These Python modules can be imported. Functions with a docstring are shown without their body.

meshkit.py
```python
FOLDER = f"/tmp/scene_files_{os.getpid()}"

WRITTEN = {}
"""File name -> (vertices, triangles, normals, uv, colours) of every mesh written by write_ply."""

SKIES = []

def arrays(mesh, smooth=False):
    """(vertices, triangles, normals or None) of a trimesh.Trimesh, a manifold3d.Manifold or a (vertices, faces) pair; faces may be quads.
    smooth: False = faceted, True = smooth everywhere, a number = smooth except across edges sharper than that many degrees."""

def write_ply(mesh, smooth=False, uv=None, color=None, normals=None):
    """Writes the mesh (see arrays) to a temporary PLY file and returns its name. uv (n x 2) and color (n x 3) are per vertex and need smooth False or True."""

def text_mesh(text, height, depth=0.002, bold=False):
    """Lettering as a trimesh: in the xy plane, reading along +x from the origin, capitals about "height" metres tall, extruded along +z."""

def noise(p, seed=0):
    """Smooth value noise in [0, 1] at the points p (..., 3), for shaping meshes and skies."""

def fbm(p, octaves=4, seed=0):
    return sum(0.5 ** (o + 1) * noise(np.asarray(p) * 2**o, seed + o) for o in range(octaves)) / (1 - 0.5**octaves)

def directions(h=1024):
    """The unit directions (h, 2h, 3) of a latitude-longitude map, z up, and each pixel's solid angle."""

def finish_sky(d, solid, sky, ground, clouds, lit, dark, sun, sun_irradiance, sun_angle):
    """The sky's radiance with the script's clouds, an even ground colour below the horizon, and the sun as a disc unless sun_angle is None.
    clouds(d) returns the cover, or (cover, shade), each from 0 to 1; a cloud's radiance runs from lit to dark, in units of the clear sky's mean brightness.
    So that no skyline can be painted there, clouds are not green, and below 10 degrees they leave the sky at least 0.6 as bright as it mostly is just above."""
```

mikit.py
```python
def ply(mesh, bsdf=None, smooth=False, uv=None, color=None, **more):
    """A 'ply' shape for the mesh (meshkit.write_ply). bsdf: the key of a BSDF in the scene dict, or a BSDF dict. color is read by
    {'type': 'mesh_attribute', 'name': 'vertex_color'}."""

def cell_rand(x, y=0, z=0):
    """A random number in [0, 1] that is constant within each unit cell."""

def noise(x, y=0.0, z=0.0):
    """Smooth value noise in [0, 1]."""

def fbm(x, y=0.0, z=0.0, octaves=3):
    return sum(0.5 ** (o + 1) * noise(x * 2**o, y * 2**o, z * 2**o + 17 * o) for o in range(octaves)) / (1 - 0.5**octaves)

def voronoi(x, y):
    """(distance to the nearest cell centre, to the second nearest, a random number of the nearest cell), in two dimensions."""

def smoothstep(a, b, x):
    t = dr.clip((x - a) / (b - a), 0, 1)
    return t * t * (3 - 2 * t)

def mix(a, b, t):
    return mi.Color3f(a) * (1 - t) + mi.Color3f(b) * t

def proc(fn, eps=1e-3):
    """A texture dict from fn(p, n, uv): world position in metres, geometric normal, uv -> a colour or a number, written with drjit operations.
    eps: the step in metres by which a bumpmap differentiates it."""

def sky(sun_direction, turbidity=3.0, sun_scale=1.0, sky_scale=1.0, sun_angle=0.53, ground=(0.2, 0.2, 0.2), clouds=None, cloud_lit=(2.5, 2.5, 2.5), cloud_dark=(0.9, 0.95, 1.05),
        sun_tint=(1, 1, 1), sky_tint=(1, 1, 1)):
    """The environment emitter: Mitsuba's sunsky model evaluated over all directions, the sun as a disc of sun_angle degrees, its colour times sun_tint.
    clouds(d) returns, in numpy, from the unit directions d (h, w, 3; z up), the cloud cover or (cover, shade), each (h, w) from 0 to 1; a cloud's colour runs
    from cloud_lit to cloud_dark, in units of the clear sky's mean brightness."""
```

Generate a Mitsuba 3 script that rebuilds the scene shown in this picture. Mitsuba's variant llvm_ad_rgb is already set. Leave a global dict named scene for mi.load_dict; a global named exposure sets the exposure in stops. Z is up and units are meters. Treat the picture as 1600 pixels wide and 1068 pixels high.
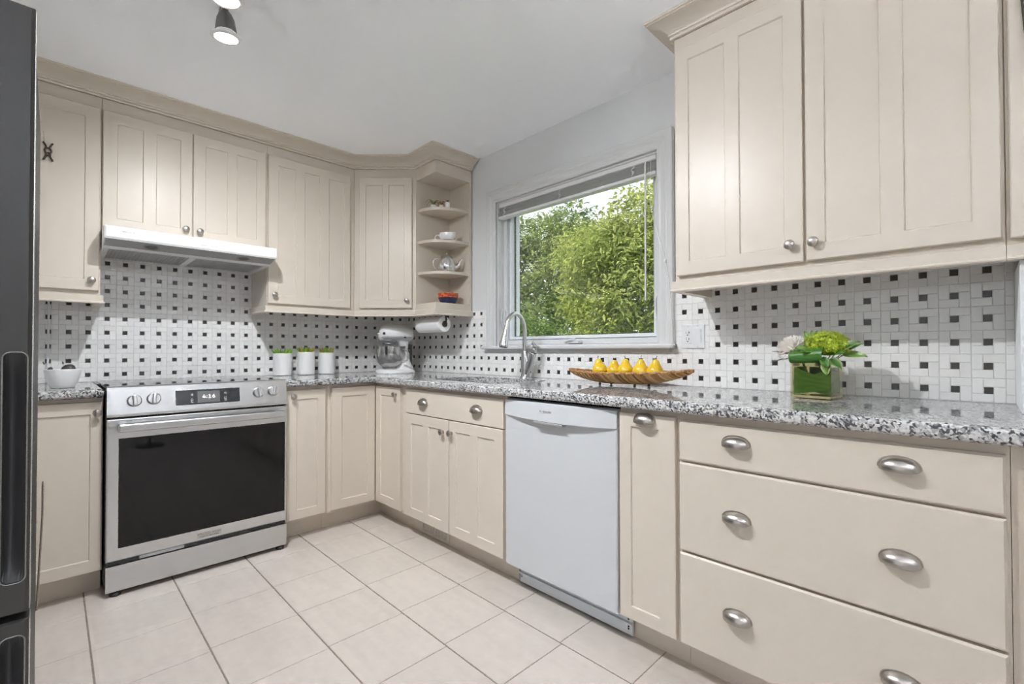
import math, random
import numpy as np, trimesh, drjit as dr, mitsuba as mi
import manifold3d as m3
from shapely.geometry import Polygon, Point, box as sbox
from scipy.spatial import ConvexHull
import mikit, meshkit
from mikit import proc, noise, fbm, voronoi, cell_rand, smoothstep, mix

T4 = mi.ScalarTransform4f
scene, labels = {}, {}
rng = np.random.default_rng(7)
random.seed(7)

# ------------------------------------------------------------------ camera, sky, lights, exposure
exposure = 0.25
CAM = np.array([3.38107, -2.09904, 1.08567])
yaw, pitch, roll = 0.792929, 0.0129121, -0.00177378
fw = np.array([-math.sin(yaw)*math.cos(pitch), math.cos(yaw)*math.cos(pitch), math.sin(pitch)])
rt = np.array([math.cos(yaw), math.sin(yaw), 0.0])
up = np.cross(rt, fw)
up = np.cross(rt*math.cos(roll) + up*math.sin(roll), fw)
scene['camera'] = {'type': 'perspective', 'fov': 2*math.degrees(math.atan(800/728.1914)), 'fov_axis': 'x',
                   'near_clip': 0.02, 'far_clip': 200.0, 'principal_point_offset_y': -2.8487/1068,
                   'to_world': T4().look_at(origin=CAM.tolist(), target=(CAM+fw).tolist(), up=up.tolist())}
scene['sky'] = mikit.sky((0.1, -0.55, 0.83), turbidity=4.0, sun_scale=4.0, sky_scale=6.0, ground=(0.25, 0.26, 0.2), 
                         clouds=lambda d: (0.75*np.ones(d.shape[:2]), 0.25*meshkit.fbm(d*3.0)), cloud_lit=(1.9, 1.9, 1.9), cloud_dark=(1.4, 1.42, 1.45))
scene['sky']['sampling_weight'] = 2.0
BULB = 25.0           # radiance of the glowing bulb faces
SPOT = (5.2, 2.0, 1.4, 5.8)   # intensity of the four spots' beams
UPLIGHT = 162.0       # radiance of the three made-up fill uplights added behind the camera

# ------------------------------------------------------------------ materials
def rgb(*c): return {'type': 'rgb', 'value': [float(x) for x in c]}
def srgb(r, g, b): return [((x/255+0.055)/1.055)**2.4 if x > 10 else x/255/12.92 for x in (r, g, b)]
def prin(col, rough=0.5, **k):
    return {'type': 'principled', 'base_color': col if isinstance(col, dict) else rgb(*col), 'roughness': rough, **k}
def mat(name, d, two=True):
    scene[name] = {'type': 'twosided', 'bsdf': d} if two else d
    return name
CREAM = mat('m_cream', prin((0.605, 0.542, 0.465), 0.36, specular=0.45))
def ceil_fn(p, n, uv): return mi.Color3f(0.79, 0.80, 0.81)*(0.985+0.03*fbm(p.x*1.3, p.y*1.3, 0.0))
CEIL = mat('m_ceiling', prin(rgb(0.90, 0.915, 0.945), 0.8, specular=0.2))
PAINT = mat('m_wall_paint', prin(rgb(0.69, 0.705, 0.715), 0.7, specular=0.25))
PAINT2 = mat('m_wall_bounce', prin(rgb(0.84, 0.85, 0.86), 0.7, specular=0.25))  # unseen walls made paler than the visible ones to bounce fill light
GROUT = mat('m_grout', prin(rgb(0.62, 0.61, 0.595), 0.8, specular=0.2))
WTILES = [mat('m_white_tile_%d' % i, prin(rgb(*c), 0.14, specular=0.5)) for i, c in enumerate([(0.87, 0.865, 0.855), (0.845, 0.84, 0.83), (0.89, 0.885, 0.875)])]
BTILE = mat('m_black_tile', prin(rgb(0.022, 0.021, 0.019), 0.22, specular=0.5))
WTRIM = mat('m_white_trim', prin(rgb(0.62, 0.625, 0.63), 0.32))
def granite_fn(p, n, uv):
    az, ay = dr.abs(n.z) > 0.7, dr.abs(n.y) > dr.abs(n.x)
    x = dr.select(az | ay, p.x, p.y)
    y = dr.select(az, p.y, p.z + 3.0)
    w = (noise(x*160, y*160) - 0.5)*0.9
    a, b, r = voronoi(x*215 + w, y*215 - w)
    a2, b2, r2 = voronoi(x*110 + 7.3, y*110 + w)
    patch = fbm(x*55, y*55, 3.0)
    c = mix((0.50, 0.50, 0.495), (0.33, 0.33, 0.33), smoothstep(0.45, 0.75, r2))
    c = mix(c, (0.64, 0.64, 0.63), smoothstep(0.72, 0.80, r)*0.8)
    c = mix(c, (0.20, 0.20, 0.205), smoothstep(0.0, 0.04, 0.38 + 0.6*(patch - 0.5) - r))
    c = mix(c, (0.035, 0.035, 0.04), smoothstep(0.0, 0.03, 0.235 + 0.6*(patch - 0.5) - r))
    return c
GRANITE = mat('m_granite', {'type': 'plastic', 'diffuse_reflectance': proc(granite_fn), 'int_ior': 1.62})
def floor_fn(p, n, uv):
    t = cell_rand(dr.floor((p.x-1.05)/0.305), dr.floor((p.y+0.74)/0.31))
    s = fbm(p.x*5 + t*9, p.y*34 + t*5, 2.0) - 0.5
    g = fbm(p.x*40, p.y*40, 5.0) - 0.5
    return mi.Color3f(0.52, 0.470, 0.425)*(1 + 0.10*s + 0.07*g + 0.05*(t-0.5))
FLOOR = mat('m_floor_tile', prin(proc(floor_fn), 0.42, specular=0.4))
FGROUT = mat('m_floor_grout', prin(rgb(0.21, 0.18, 0.155), 0.85, specular=0.2))
def steel_fn(p, n, uv): return mi.Color3f(0.60, 0.60, 0.595)*(0.94 + 0.12*noise(p.x*3, p.y*4, p.z*900))
STEEL = mat('m_steel', prin(rgb(0.60, 0.605, 0.61), 0.30, metallic=1.0))
STEELD = mat('m_steel_dark', prin(rgb(0.038, 0.037, 0.035), 0.42, metallic=0.5, specular=0.5))
STEELP = mat('m_pocket', prin(rgb(0.030, 0.030, 0.030), 0.45, specular=0.4))
NICKEL = mat('m_nickel', prin(rgb(0.42, 0.39, 0.36), 0.30, metallic=1.0))
CHROME = mat('m_chrome', prin(rgb(0.78, 0.78, 0.78), 0.07, metallic=1.0))
FAUCET = mat('m_faucet', prin(rgb(0.60, 0.60, 0.60), 0.2, metallic=1.0))
BLACKGLASS = mat('m_black_glass', {'type': 'plastic', 'diffuse_reflectance': rgb(0.010, 0.010, 0.010), 'int_ior': 1.5})
OVENGLASS = mat('m_oven_glass', {'type': 'plastic', 'diffuse_reflectance': rgb(0.005, 0.005, 0.005), 'int_ior': 1.33})
BLACK = mat('m_black', prin(rgb(0.012, 0.012, 0.012), 0.5))
DGREY = mat('m_dark_grey', prin(rgb(0.09, 0.09, 0.09), 0.4))
MGREY = mat('m_mid_grey', prin(rgb(0.28, 0.28, 0.28), 0.4))
WHITE = mat('m_white', prin(rgb(0.80, 0.81, 0.825), 0.22))
WHITEM = mat('m_white_matt', prin(rgb(0.82, 0.82, 0.82), 0.6))
CERAMIC = mat('m_ceramic', prin(rgb(0.82, 0.82, 0.82), 0.12))
HOODG = mat('m_hood_filter', prin(rgb(0.50, 0.50, 0.50), 0.5, metallic=0.4, specular=0.3))
PEWTER = mat('m_pewter', prin(rgb(0.20, 0.195, 0.19), 0.32, metallic=0.8))
PAPER = mat('m_paper', prin(rgb(0.83, 0.83, 0.83), 0.9, specular=0.1))
PEAR = mat('m_pear', prin(proc(lambda p, n, uv: mix((0.72, 0.42, 0.015), (0.80, 0.56, 0.03), fbm(p.x*25, p.y*25, p.z*25))), 0.22))
STEM = mat('m_stem', prin(rgb(0.05, 0.04, 0.03), 0.6))
def wick_fn(p, n, uv):
    r = cell_rand(dr.floor(p.x*230), dr.floor(p.z*40), 1)
    return mix((0.52, 0.29, 0.11), (0.26, 0.12, 0.04), r)
WICKER = mat('m_wicker', prin(proc(wick_fn), 0.5))
def vcol(): return {'type': 'mesh_attribute', 'name': 'vertex_color'}
LEAF = mat('m_leaf', {'type': 'principledthin', 'base_color': vcol(), 'roughness': 0.5, 'diff_trans': 0.9, 'spec_trans': 0.0}, two=False)
PLANT = mat('m_plant', prin(vcol(), 0.38))
BARK = mat('m_bark', prin(rgb(0.10, 0.08, 0.06), 0.8))
GRASS = mat('m_grass', prin(rgb(0.12, 0.20, 0.05), 0.9))
GLASS = mat('m_glass', {'type': 'thindielectric', 'int_ior': 1.25}, two=False)
SOLIDGLASS = mat('m_solid_glass', {'type': 'dielectric', 'int_ior': 1.5, 'specular_transmittance': rgb(0.95, 0.93, 0.82)}, two=False)
WATER = mat('m_vase_glass', {'type': 'thindielectric', 'int_ior': 1.4, 'specular_transmittance': rgb(0.90, 0.88, 0.74)}, two=False)
AVOCADO = mat('m_avocado', prin(rgb(0.035, 0.033, 0.03), 0.5))
BLUEBOWL = mat('m_blue_glaze', prin(rgb(0.012, 0.017, 0.055), 0.1))
MIXBOWL = mat('m_bowl_steel', prin(rgb(0.52, 0.52, 0.51), 0.13, metallic=1.0))
WICKERD = mat('m_wicker_dark', prin(rgb(0.10, 0.045, 0.015), 0.6))
BOARD = mat('m_board', prin(rgb(0.15, 0.15, 0.15), 0.3))
def redband(p, n, uv):
    a = dr.atan2(p.y + 0.13, p.x - 0.745)*5.2
    v, v2, r = voronoi(a*1.3, p.z*75)
    c = mix((0.42, 0.035, 0.02), (0.55, 0.16, 0.03), smoothstep(0.55, 0.6, r))
    return mix((0.035, 0.05, 0.03), c, smoothstep(0.16, 0.24, v + 0.35*smoothstep(0.45, 0.5, r)))
REDBAND = mat('m_red_band', prin(proc(redband), 0.1))
TERRA = mat('m_red_leaf', prin(rgb(0.42, 0.07, 0.04), 0.5))
BRONZE = mat('m_bronze', prin(rgb(0.05, 0.04, 0.03), 0.35, metallic=0.6))
CORDG = mat('m_grey_cord', prin(rgb(0.22, 0.18, 0.15), 0.5))

# ------------------------------------------------------------------ helpers
def lab(key, label=None, cat=None, group=None, kind=None):
    d = labels.setdefault(key, {})
    for k, v in (('label', label), ('category', cat), ('group', group), ('kind', kind)):
        if v: d[k] = v
    return key
_used = set()
def num(base):
    k, i = base, 0
    while k in _used:
        i += 1
        k = '%s_%03d' % (base, i)
    _used.add(k)
    return k
def put(name, mesh, bsdf, smooth=False, label=None, cat=None, group=None, kind=None, color=None, uv=None, parent=None, **more):
    key = num((parent + '__' if parent else '') + name)
    scene[key] = mikit.ply(mesh, bsdf, smooth, color=color, uv=uv, **more)
    if label or cat or group or kind: lab(key, label, cat, group, kind)
    return key
def thing(name, label, cat, group=None):
    return lab(num(name), label, cat, group)
def cat_(ms): return trimesh.util.concatenate([to_tm(m) for m in ms])
def to_tm(m):
    if isinstance(m, trimesh.Trimesh): return m
    if hasattr(m, 'to_mesh'):
        q = m.to_mesh()
        return trimesh.Trimesh(np.array(q.vert_properties[:, :3], float), np.array(q.tri_verts), process=False)
    v, f = np.asarray(m[0], float), np.asarray(m[1], int)
    if f.shape[1] == 4: f = np.vstack([f[:, [0, 1, 2]], f[:, [0, 2, 3]]])
    return trimesh.Trimesh(v, f, process=False)
def hull(pts):
    pts = np.asarray(pts, float)
    h = ConvexHull(pts)
    f = h.simplices.copy()
    c = pts.mean(0)
    a = pts[f]
    nn = np.cross(a[:, 1]-a[:, 0], a[:, 2]-a[:, 0])
    flip = ((a.mean(1)-c)*nn).sum(1) < 0
    f[flip] = f[flip][:, ::-1]
    used, inv = np.unique(f, return_inverse=True)
    return trimesh.Trimesh(pts[used], inv.reshape(f.shape), process=False)
def cbox(x0, x1, y0, y1, z0, z1, c=0.0015):
    """A box with chamfered edges."""
    c = min(c, 0.45*min(abs(x1-x0), abs(y1-y0), abs(z1-z0)))
    lo, hi = np.array([x0, y0, z0]), np.array([x1, y1, z1])
    pts = []
    for s in np.ndindex(2, 2, 2):
        for k in range(3):
            o = [c, c, c]; o[k] = 0
            pts.append([(hi[i]-o[i]) if s[i] else (lo[i]+o[i]) for i in range(3)])
    return hull(pts)
def bx(x0, x1, y0, y1, z0, z1):
    return trimesh.creation.box(bounds=[[min(x0, x1), min(y0, y1), min(z0, z1)], [max(x0, x1), max(y0, y1), max(z0, z1)]])
def rbox(x0, x1, y0, y1, z0, z1, r, n=3):
    """A box with rounded edges: the hull of eight sphere corners."""
    r = min(r, 0.49*min(x1-x0, y1-y0, z1-z0))
    s = trimesh.creation.uv_sphere(r, count=[2*n+1, 4*n]).vertices
    return hull(np.vstack([s+[x, y, z] for x in (x0+r, x1-r) for y in (y0+r, y1-r) for z in (z0+r, z1-r)]))
def lathe(prof, n=32, at=(0, 0, 0), axis=None):
    m = trimesh.creation.revolve(np.asarray(prof, float), sections=n)
    if axis is not None: m.apply_transform(trimesh.geometry.align_vectors([0, 0, 1], np.asarray(axis, float)/np.linalg.norm(axis)))
    m.apply_translation(at)
    m.fix_normals()
    return m
def tube(pts, rad, sides=10, closed=False):
    p = np.asarray(pts, float)
    rad = np.atleast_1d(np.asarray(rad, float))
    rad = np.interp(np.linspace(0, 1, len(p)), np.linspace(0, 1, len(rad)), rad) if len(rad) > 1 else np.full(len(p), rad[0])
    t = np.gradient(p, axis=0)
    t /= np.linalg.norm(t, axis=1, keepdims=True)+1e-12
    a = np.zeros_like(p)
    a[0] = np.cross(t[0], [0, 0, 1] if abs(t[0][2]) < 0.9 else [1, 0, 0]); a[0] /= np.linalg.norm(a[0])
    for i in range(1, len(p)):
        v = a[i-1]-t[i]*(a[i-1]@t[i]); a[i] = v/(np.linalg.norm(v)+1e-12)
    b = np.cross(t, a)
    ang = np.arange(sides)*2*np.pi/sides
    v = p[:, None]+rad[:, None, None]*(np.cos(ang)[None, :, None]*a[:, None]+np.sin(ang)[None, :, None]*b[:, None])
    V = np.vstack([v.reshape(-1, 3), p[:1], p[-1:]])
    F = []
    for i in range(len(p)-1):
        for j in range(sides):
            k = (j+1) % sides
            F += [[i*sides+j, i*sides+k, (i+1)*sides+k], [i*sides+j, (i+1)*sides+k, (i+1)*sides+j]]
    n0, n1 = len(p)*sides, len(p)*sides+1
    for j in range(sides):
        k = (j+1) % sides
        F += [[n0, k, j], [n1, (len(p)-1)*sides+j, (len(p)-1)*sides+k]]
    return trimesh.Trimesh(V, F, process=False)
def bez(pts, n=16):
    """Catmull-Rom curve through the points."""
    p = np.asarray(pts, float)
    p = np.vstack([2*p[0]-p[1], p, 2*p[-1]-p[-2]])
    out = []
    for i in range(1, len(p)-2):
        for t in np.linspace(0, 1, n, endpoint=(i == len(p)-3)):
            a, b, c, d = p[i-1:i+3]
            out.append(0.5*((2*b)+(-a+c)*t+(2*a-5*b+4*c-d)*t*t+(-a+3*b-3*c+d)*t**3))
    return np.array(out)
def extr(poly, h):
    return trimesh.creation.extrude_polygon(poly, h, engine='earcut')
def loft(rings, cap=True):
    """Rings of equal point count, joined in order."""
    R = np.asarray(rings, float); m, n = R.shape[:2]
    V = R.reshape(-1, 3); F = []
    for i in range(m-1):
        for j in range(n):
            k = (j+1) % n
            F += [[i*n+j, i*n+k, (i+1)*n+k], [i*n+j, (i+1)*n+k, (i+1)*n+j]]
    if cap:
        V = np.vstack([V, R[0].mean(0), R[-1].mean(0)])
        for j in range(n):
            k = (j+1) % n
            F += [[m*n, k, j], [m*n+1, (m-1)*n+j, (m-1)*n+k]]
    t = trimesh.Trimesh(V, F, process=False)
    if cap and t.volume < 0: t.invert()
    return t
def sweep(path, prof, side=1):
    """A profile (outward, height) swept along a plan path with mitred corners; outward is to the right of the path for side=1."""
    p = np.asarray(path, float); d = np.diff(p, axis=0); d /= np.linalg.norm(d, axis=1, keepdims=True)
    nr = np.stack([d[:, 1], -d[:, 0]], 1)*side
    rings = []
    for i in range(len(p)):
        if i == 0: m = nr[0]
        elif i == len(p)-1: m = nr[-1]
        else:
            m = nr[i-1]+nr[i]; m = m/(m@nr[i])
        rings.append([[p[i][0]+m[0]*w, p[i][1]+m[1]*w, z] for w, z in prof])
    return loft(rings)
def frame(o, u, w):
    M = np.eye(4); M[:3, 0] = u; M[:3, 1] = (0, 0, 1); M[:3, 2] = w; M[:3, 3] = o
    return M
def FA(x, y=0.0, z=0.0): return frame((x, y, z), (0, 1, 0), (1, 0, 0))      # faces +x; local u = y, v = z, w = x
def FB(x, y, z=0.0): return frame((x, y, z), (1, 0, 0), (0, -1, 0))          # faces -y; local u = x, v = z, w = -y
S2 = math.sqrt(0.5)
def FD(x, y, z=0.0): return frame((x, y, z), (S2, S2, 0), (S2, -S2, 0))      # the diagonal corner
def tf(m, M):
    m = to_tm(m).copy(); m.apply_transform(M); return m
def area(rad): return {'type': 'area', 'radiance': rgb(*rad)}

# ------------------------------------------------------------------ the room
CEILZ, FZ = 2.415, -0.005
RX, RY = 5.6, -5.4          # right wall and rear wall
def struct(name, mesh, m, parent=None, smooth=False, **k):
    return put(name, mesh, m, smooth, kind=None if parent else 'structure', parent=parent, **k)
struct('ceiling', bx(-0.2, RX+0.2, RY-0.2, 0.2, CEILZ, CEILZ+0.15), CEIL)
struct('floor', bx(-0.2, RX+0.2, RY-0.2, 0.2, FZ-0.16, FZ-0.0018), FGROUT)
struct('wall_left', bx(-0.2, -0.008, RY, 0.2, FZ-0.0018, CEILZ), PAINT)
WX0, WX1, WZ0, WZ1 = 1.105, 2.270, 1.108, 2.062
struct('wall_right', cat_([bx(-0.008, WX0, 0.008, 0.2, FZ-0.0018, CEILZ), bx(WX1, RX, 0.008, 0.2, FZ-0.0018, CEILZ),
                           bx(WX0, WX1, 0.008, 0.2, FZ-0.0018, WZ0), bx(WX0, WX1, 0.008, 0.2, WZ1, CEILZ)]), PAINT)
struct('wall_side', bx(RX, RX+0.15, RY, 0.2, FZ-0.0018, CEILZ), PAINT2)
# the rear wall, with a made-up wide opening added for fill daylight
struct('wall_rear', cat_([bx(-0.2, 1.9, RY-0.15, RY, FZ-0.0018, CEILZ), bx(4.5, RX, RY-0.15, RY, FZ-0.0018, CEILZ), bx(1.9, 4.5, RY-0.15, RY, 2.15, CEILZ)]), PAINT2)
struct('wall_partition', bx(0.0, 1.22, -2.44, -2.32, FZ, CEILZ), PAINT)
struct('wall_end', bx(3.4465, 4.3, -0.30, 0.006, 0.917, 1.3175), PAINT)

# floor tiles
def tile_mesh(w, d, h, c):
    return hull([[x, y, 0] for x in (0, w) for y in (0, d)] + [[x, y, h-c] for x in (0, w) for y in (0, d)] + [[x, y, h] for x in (c, w-c) for y in (c, d-c)])
G = 0.0028
ft = mikit.ply(tile_mesh(0.305-G, 0.31-G, 0.010, 0.0012), FLOOR, False)
fk = []
for r in range(-3, 14):
    y1 = -0.742-0.3125*r+0.3125
    y0 = y1-0.3125
    off = {0: 0.0, 1: 0.010, 2: 0.026, 3: 0.036, 4: 0.058}.get(r, 0.02*(r % 3))
    for c in range(-4, 16):
        x0 = 1.036+off+0.305*c
        cx, cy = x0+0.15, (y0+y1)/2
        if not (-0.1 < cx < RX and RY < cy < -0.1): continue
        if y0 > -0.36 or x0 < 0.2 and y0 > -2: continue
        fk.append(((cx-CAM[0])**2+(cy-CAM[1])**2, x0, y0))
for d, x0, y0 in sorted(fk)[:290]:
    key = num('floor__tile')
    scene[key] = {**ft, 'to_world': T4().translate([x0+G/2, y0+G/2, FZ-0.010])}

# backsplash: pinwheel cells of four white tiles round a black one
PT = 0.0762
def cell_rects(cu, cv):
    h, q, g = PT/2, 0.147*PT, 0.0008
    L, R, B, T = cu-h, cu+h, cv-h, cv+h
    l, r, b, t = cu-q, cu+q, cv-q, cv+q
    out = [('b', l, r, b, t), ('w', l, R, t, T), ('w', r, R, B, t), ('w', L, r, B, b), ('w', L, l, b, T)]
    return [(k, a+g, c-g, d+g, e-g) for k, a, c, d, e in out]
def minus(rect, hole):
    return rect
_tply = {}
def tile_ply(w, h, m):
    k = (round(w, 5), round(h, 5), m)
    if k not in _tply: _tply[k] = mikit.ply(tile_mesh(w, h, 0.0065, 0.0011), m, False)
    return _tply[k]
def backsplash(wall, M, cells, regions):
    """cells: list of (cu, cv); regions: visible rectangles (u0, u1, v0, v1)."""
    G3 = np.linalg.inv(M) @ np.append(CAM, 1)
    pieces = []
    for cu, cv in cells:
        for k, a, c, d, e in cell_rects(cu, cv):
            for u0, u1, v0, v1 in regions:
                aa, cc, dd, ee = max(a, u0), min(c, u1), max(d, v0), min(e, v1)
                if cc-aa > 0.003 and ee-dd > 0.003:
                    dist = math.hypot((aa+cc)/2-G3[0], (dd+ee)/2-G3[1], G3[2])
                    pieces.append((dist, k, aa, cc, dd, ee))
    pieces.sort()
    far = {}
    cnt = {'w': 0, 'b': 0}
    for dist, k, a, c, d, e in pieces:
        m = BTILE if k == 'b' else WTILES[int(rng.integers(3))]
        cnt[k] += 1
        if cnt[k] <= (296 if k == 'w' else 299):
            key = num(wall + ('__black_tile' if k == 'b' else '__white_tile'))
            scene[key] = {**tile_ply(c-a, e-d, m), 'to_world': T4((M @ np.array([[1, 0, 0, a], [0, 1, 0, d], [0, 0, 1, -0.0065], [0, 0, 0, 1]])))}
        else:
            q = tile_mesh(c-a, e-d, 0.0065, 0.0011); q.apply_translation([a, d, -0.0065])
            far.setdefault((k, m), []).append(q)
    for (k, m), ms in far.items():
        put('distant_white_tiles' if k == 'w' else 'distant_black_tiles', tf(cat_(ms), M), m, kind='stuff', parent=wall)
ZROW = 14.53*PT
yA = -26.7825*PT
cellsA = [(yA+PT*k, ZROW+PT*r) for k in range(-5, 28) for r in range(-3, 8)]
regA = [(-2.30, -1.9336, 0.917, 1.40), (-1.9336, -1.1716, 0.917, 1.66), (-1.1716, -0.0005, 0.917, 1.40)]
backsplash('wall_left', FA(0), cellsA, regA)
struct('grout', bx(-0.008, -0.0016, -2.31, 0.0, 0.90, 1.70), GROUT, 'wall_left')
xB = 44.4572*PT
cellsB = [(xB+PT*k, ZROW+PT*r) for k in range(-46, 3) for r in range(-3, 6)]
regB = [(0.0005, 1.012, 0.917, 1.355), (1.012, 2.345, 0.917, 1.086), (2.345, 3.4455, 0.917, 1.372)]
backsplash('wall_right', FB(0, 0), cellsB, regB)
struct('grout', cat_([bx(0.0, 1.02, 0.0016, 0.008, 0.90, 1.355), bx(1.02, 2.34, 0.0016, 0.008, 0.90, 1.088), bx(2.34, 3.46, 0.0016, 0.008, 0.90, 1.372)]), GROUT, 'wall_right')

# ------------------------------------------------------------------ cabinets
TH = 0.020
def door_mesh(w, h, panels, rail=0.056, th=TH, c=0.0025):
    P = [[u, v, 0] for u in (0, w) for v in (0, h)] + [[u, v, th-c] for u in (0, w) for v in (0, h)] + [[u, v, th] for u in (c, w-c) for v in (c, h-c)]
    M = m3.Manifold.hull_points(np.array(P, float))
    for a, b in panels:
        f = 0.0035
        q = [[u, v, th+0.001] for u in (a-f, b+f) for v in (rail-f, h-rail+f)] + [[u, v, th-0.006] for u in (a, b) for v in (rail, h-rail)]
        M = M - m3.Manifold.hull_points(np.array(q, float)) - m3.Manifold.cube([b-a, h-2*rail, th]).translate([a, rail, -0.002])
    return to_tm(M)
KNOB = [(0, 0), (0.0085, 0), (0.0085, 0.002), (0.0055, 0.004), (0.0048, 0.013), (0.009, 0.016), (0.0155, 0.019), (0.0165, 0.022), (0.0150, 0.0255), (0.0095, 0.0280), (0.0045, 0.0287), (0, 0.0288)]
def knob(parent, M, u, v, w=TH):
    m = lathe(KNOB, 28); m.apply_translation([u, v, w])
    put('knob', tf(m, M), NICKEL, 40, parent=parent, label='round brushed nickel knob')
def cup_mesh(a=0.041, b=0.029, c=0.030):
    th = np.linspace(0, np.pi, 33); ph = np.linspace(0.0, math.radians(104), 15)
    def surf(s, off):
        t, p = np.meshgrid(th, ph, indexing='ij')
        return np.stack([a*s*np.cos(t), b*s*np.sin(t)**0.75*np.cos(p), c*s*np.sin(t)**0.75*np.sin(p)+off], -1)
    o, i = surf(1, 0.0), surf(0.9, 0.0)
    n, k = o.shape[:2]
    V = np.vstack([o.reshape(-1, 3), i.reshape(-1, 3)]); F = []
    for x in range(n-1):
        for y in range(k-1):
            q = [x*k+y, x*k+y+1, (x+1)*k+y+1, (x+1)*k+y]
            F += [[q[0], q[2], q[1]], [q[0], q[3], q[2]]]
            q = [z+n*k for z in q]
            F += [[q[0], q[1], q[2]], [q[0], q[2], q[3]]]
        for y in (0, k-1):
            q = [x*k+y, (x+1)*k+y, (x+1)*k+y+n*k, x*k+y+n*k]
            F += [[q[0], q[1], q[2]], [q[0], q[2], q[3]]] if y else [[q[0], q[2], q[1]], [q[0], q[3], q[2]]]
    m = trimesh.Trimesh(V, F, process=False)
    rim = tube(np.stack([(a+0.001)*np.cos(th), (b+0.001)*np.sin(th)**0.75, 0.001+0*th], 1), 0.0016, 6)
    return cat_([m, rim])
CUP = cup_mesh()
def cup(parent, M, u, v, w=TH):
    m = CUP.copy(); m.apply_translation([u, v, w])
    put('cup_pull', tf(m, M), NICKEL, 50, parent=parent, label='brushed nickel cup pull')
def door(parent, M, u0, u1, v0, v1, panels=(), knobs=(), cups=(), name='door', rail=0.056, c=0.0025):
    """M: frame on the face plane; panels in the same u as the door's edges."""
    D = M @ np.array([[1, 0, 0, u0], [0, 1, 0, v0], [0, 0, 1, 0.0005], [0, 0, 0, 1]])
    w, h = u1-u0, v1-v0
    ps = [(a-u0, b-u0) for a, b in panels]
    d = put(name, tf(door_mesh(w, h, ps, rail, c=c), D), CREAM, parent=parent)
    for a, b in ps:
        put('panel', tf(bx(a+0.0003, b-0.0003, rail+0.0003, h-rail-0.0003, 0.002, TH-0.0062), D), CREAM, parent=d)
    for u, v in knobs: knob(d, D, u-u0, v-v0)
    for u, v in cups: cup(d, D, u-u0, v-v0)
    return d
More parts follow.
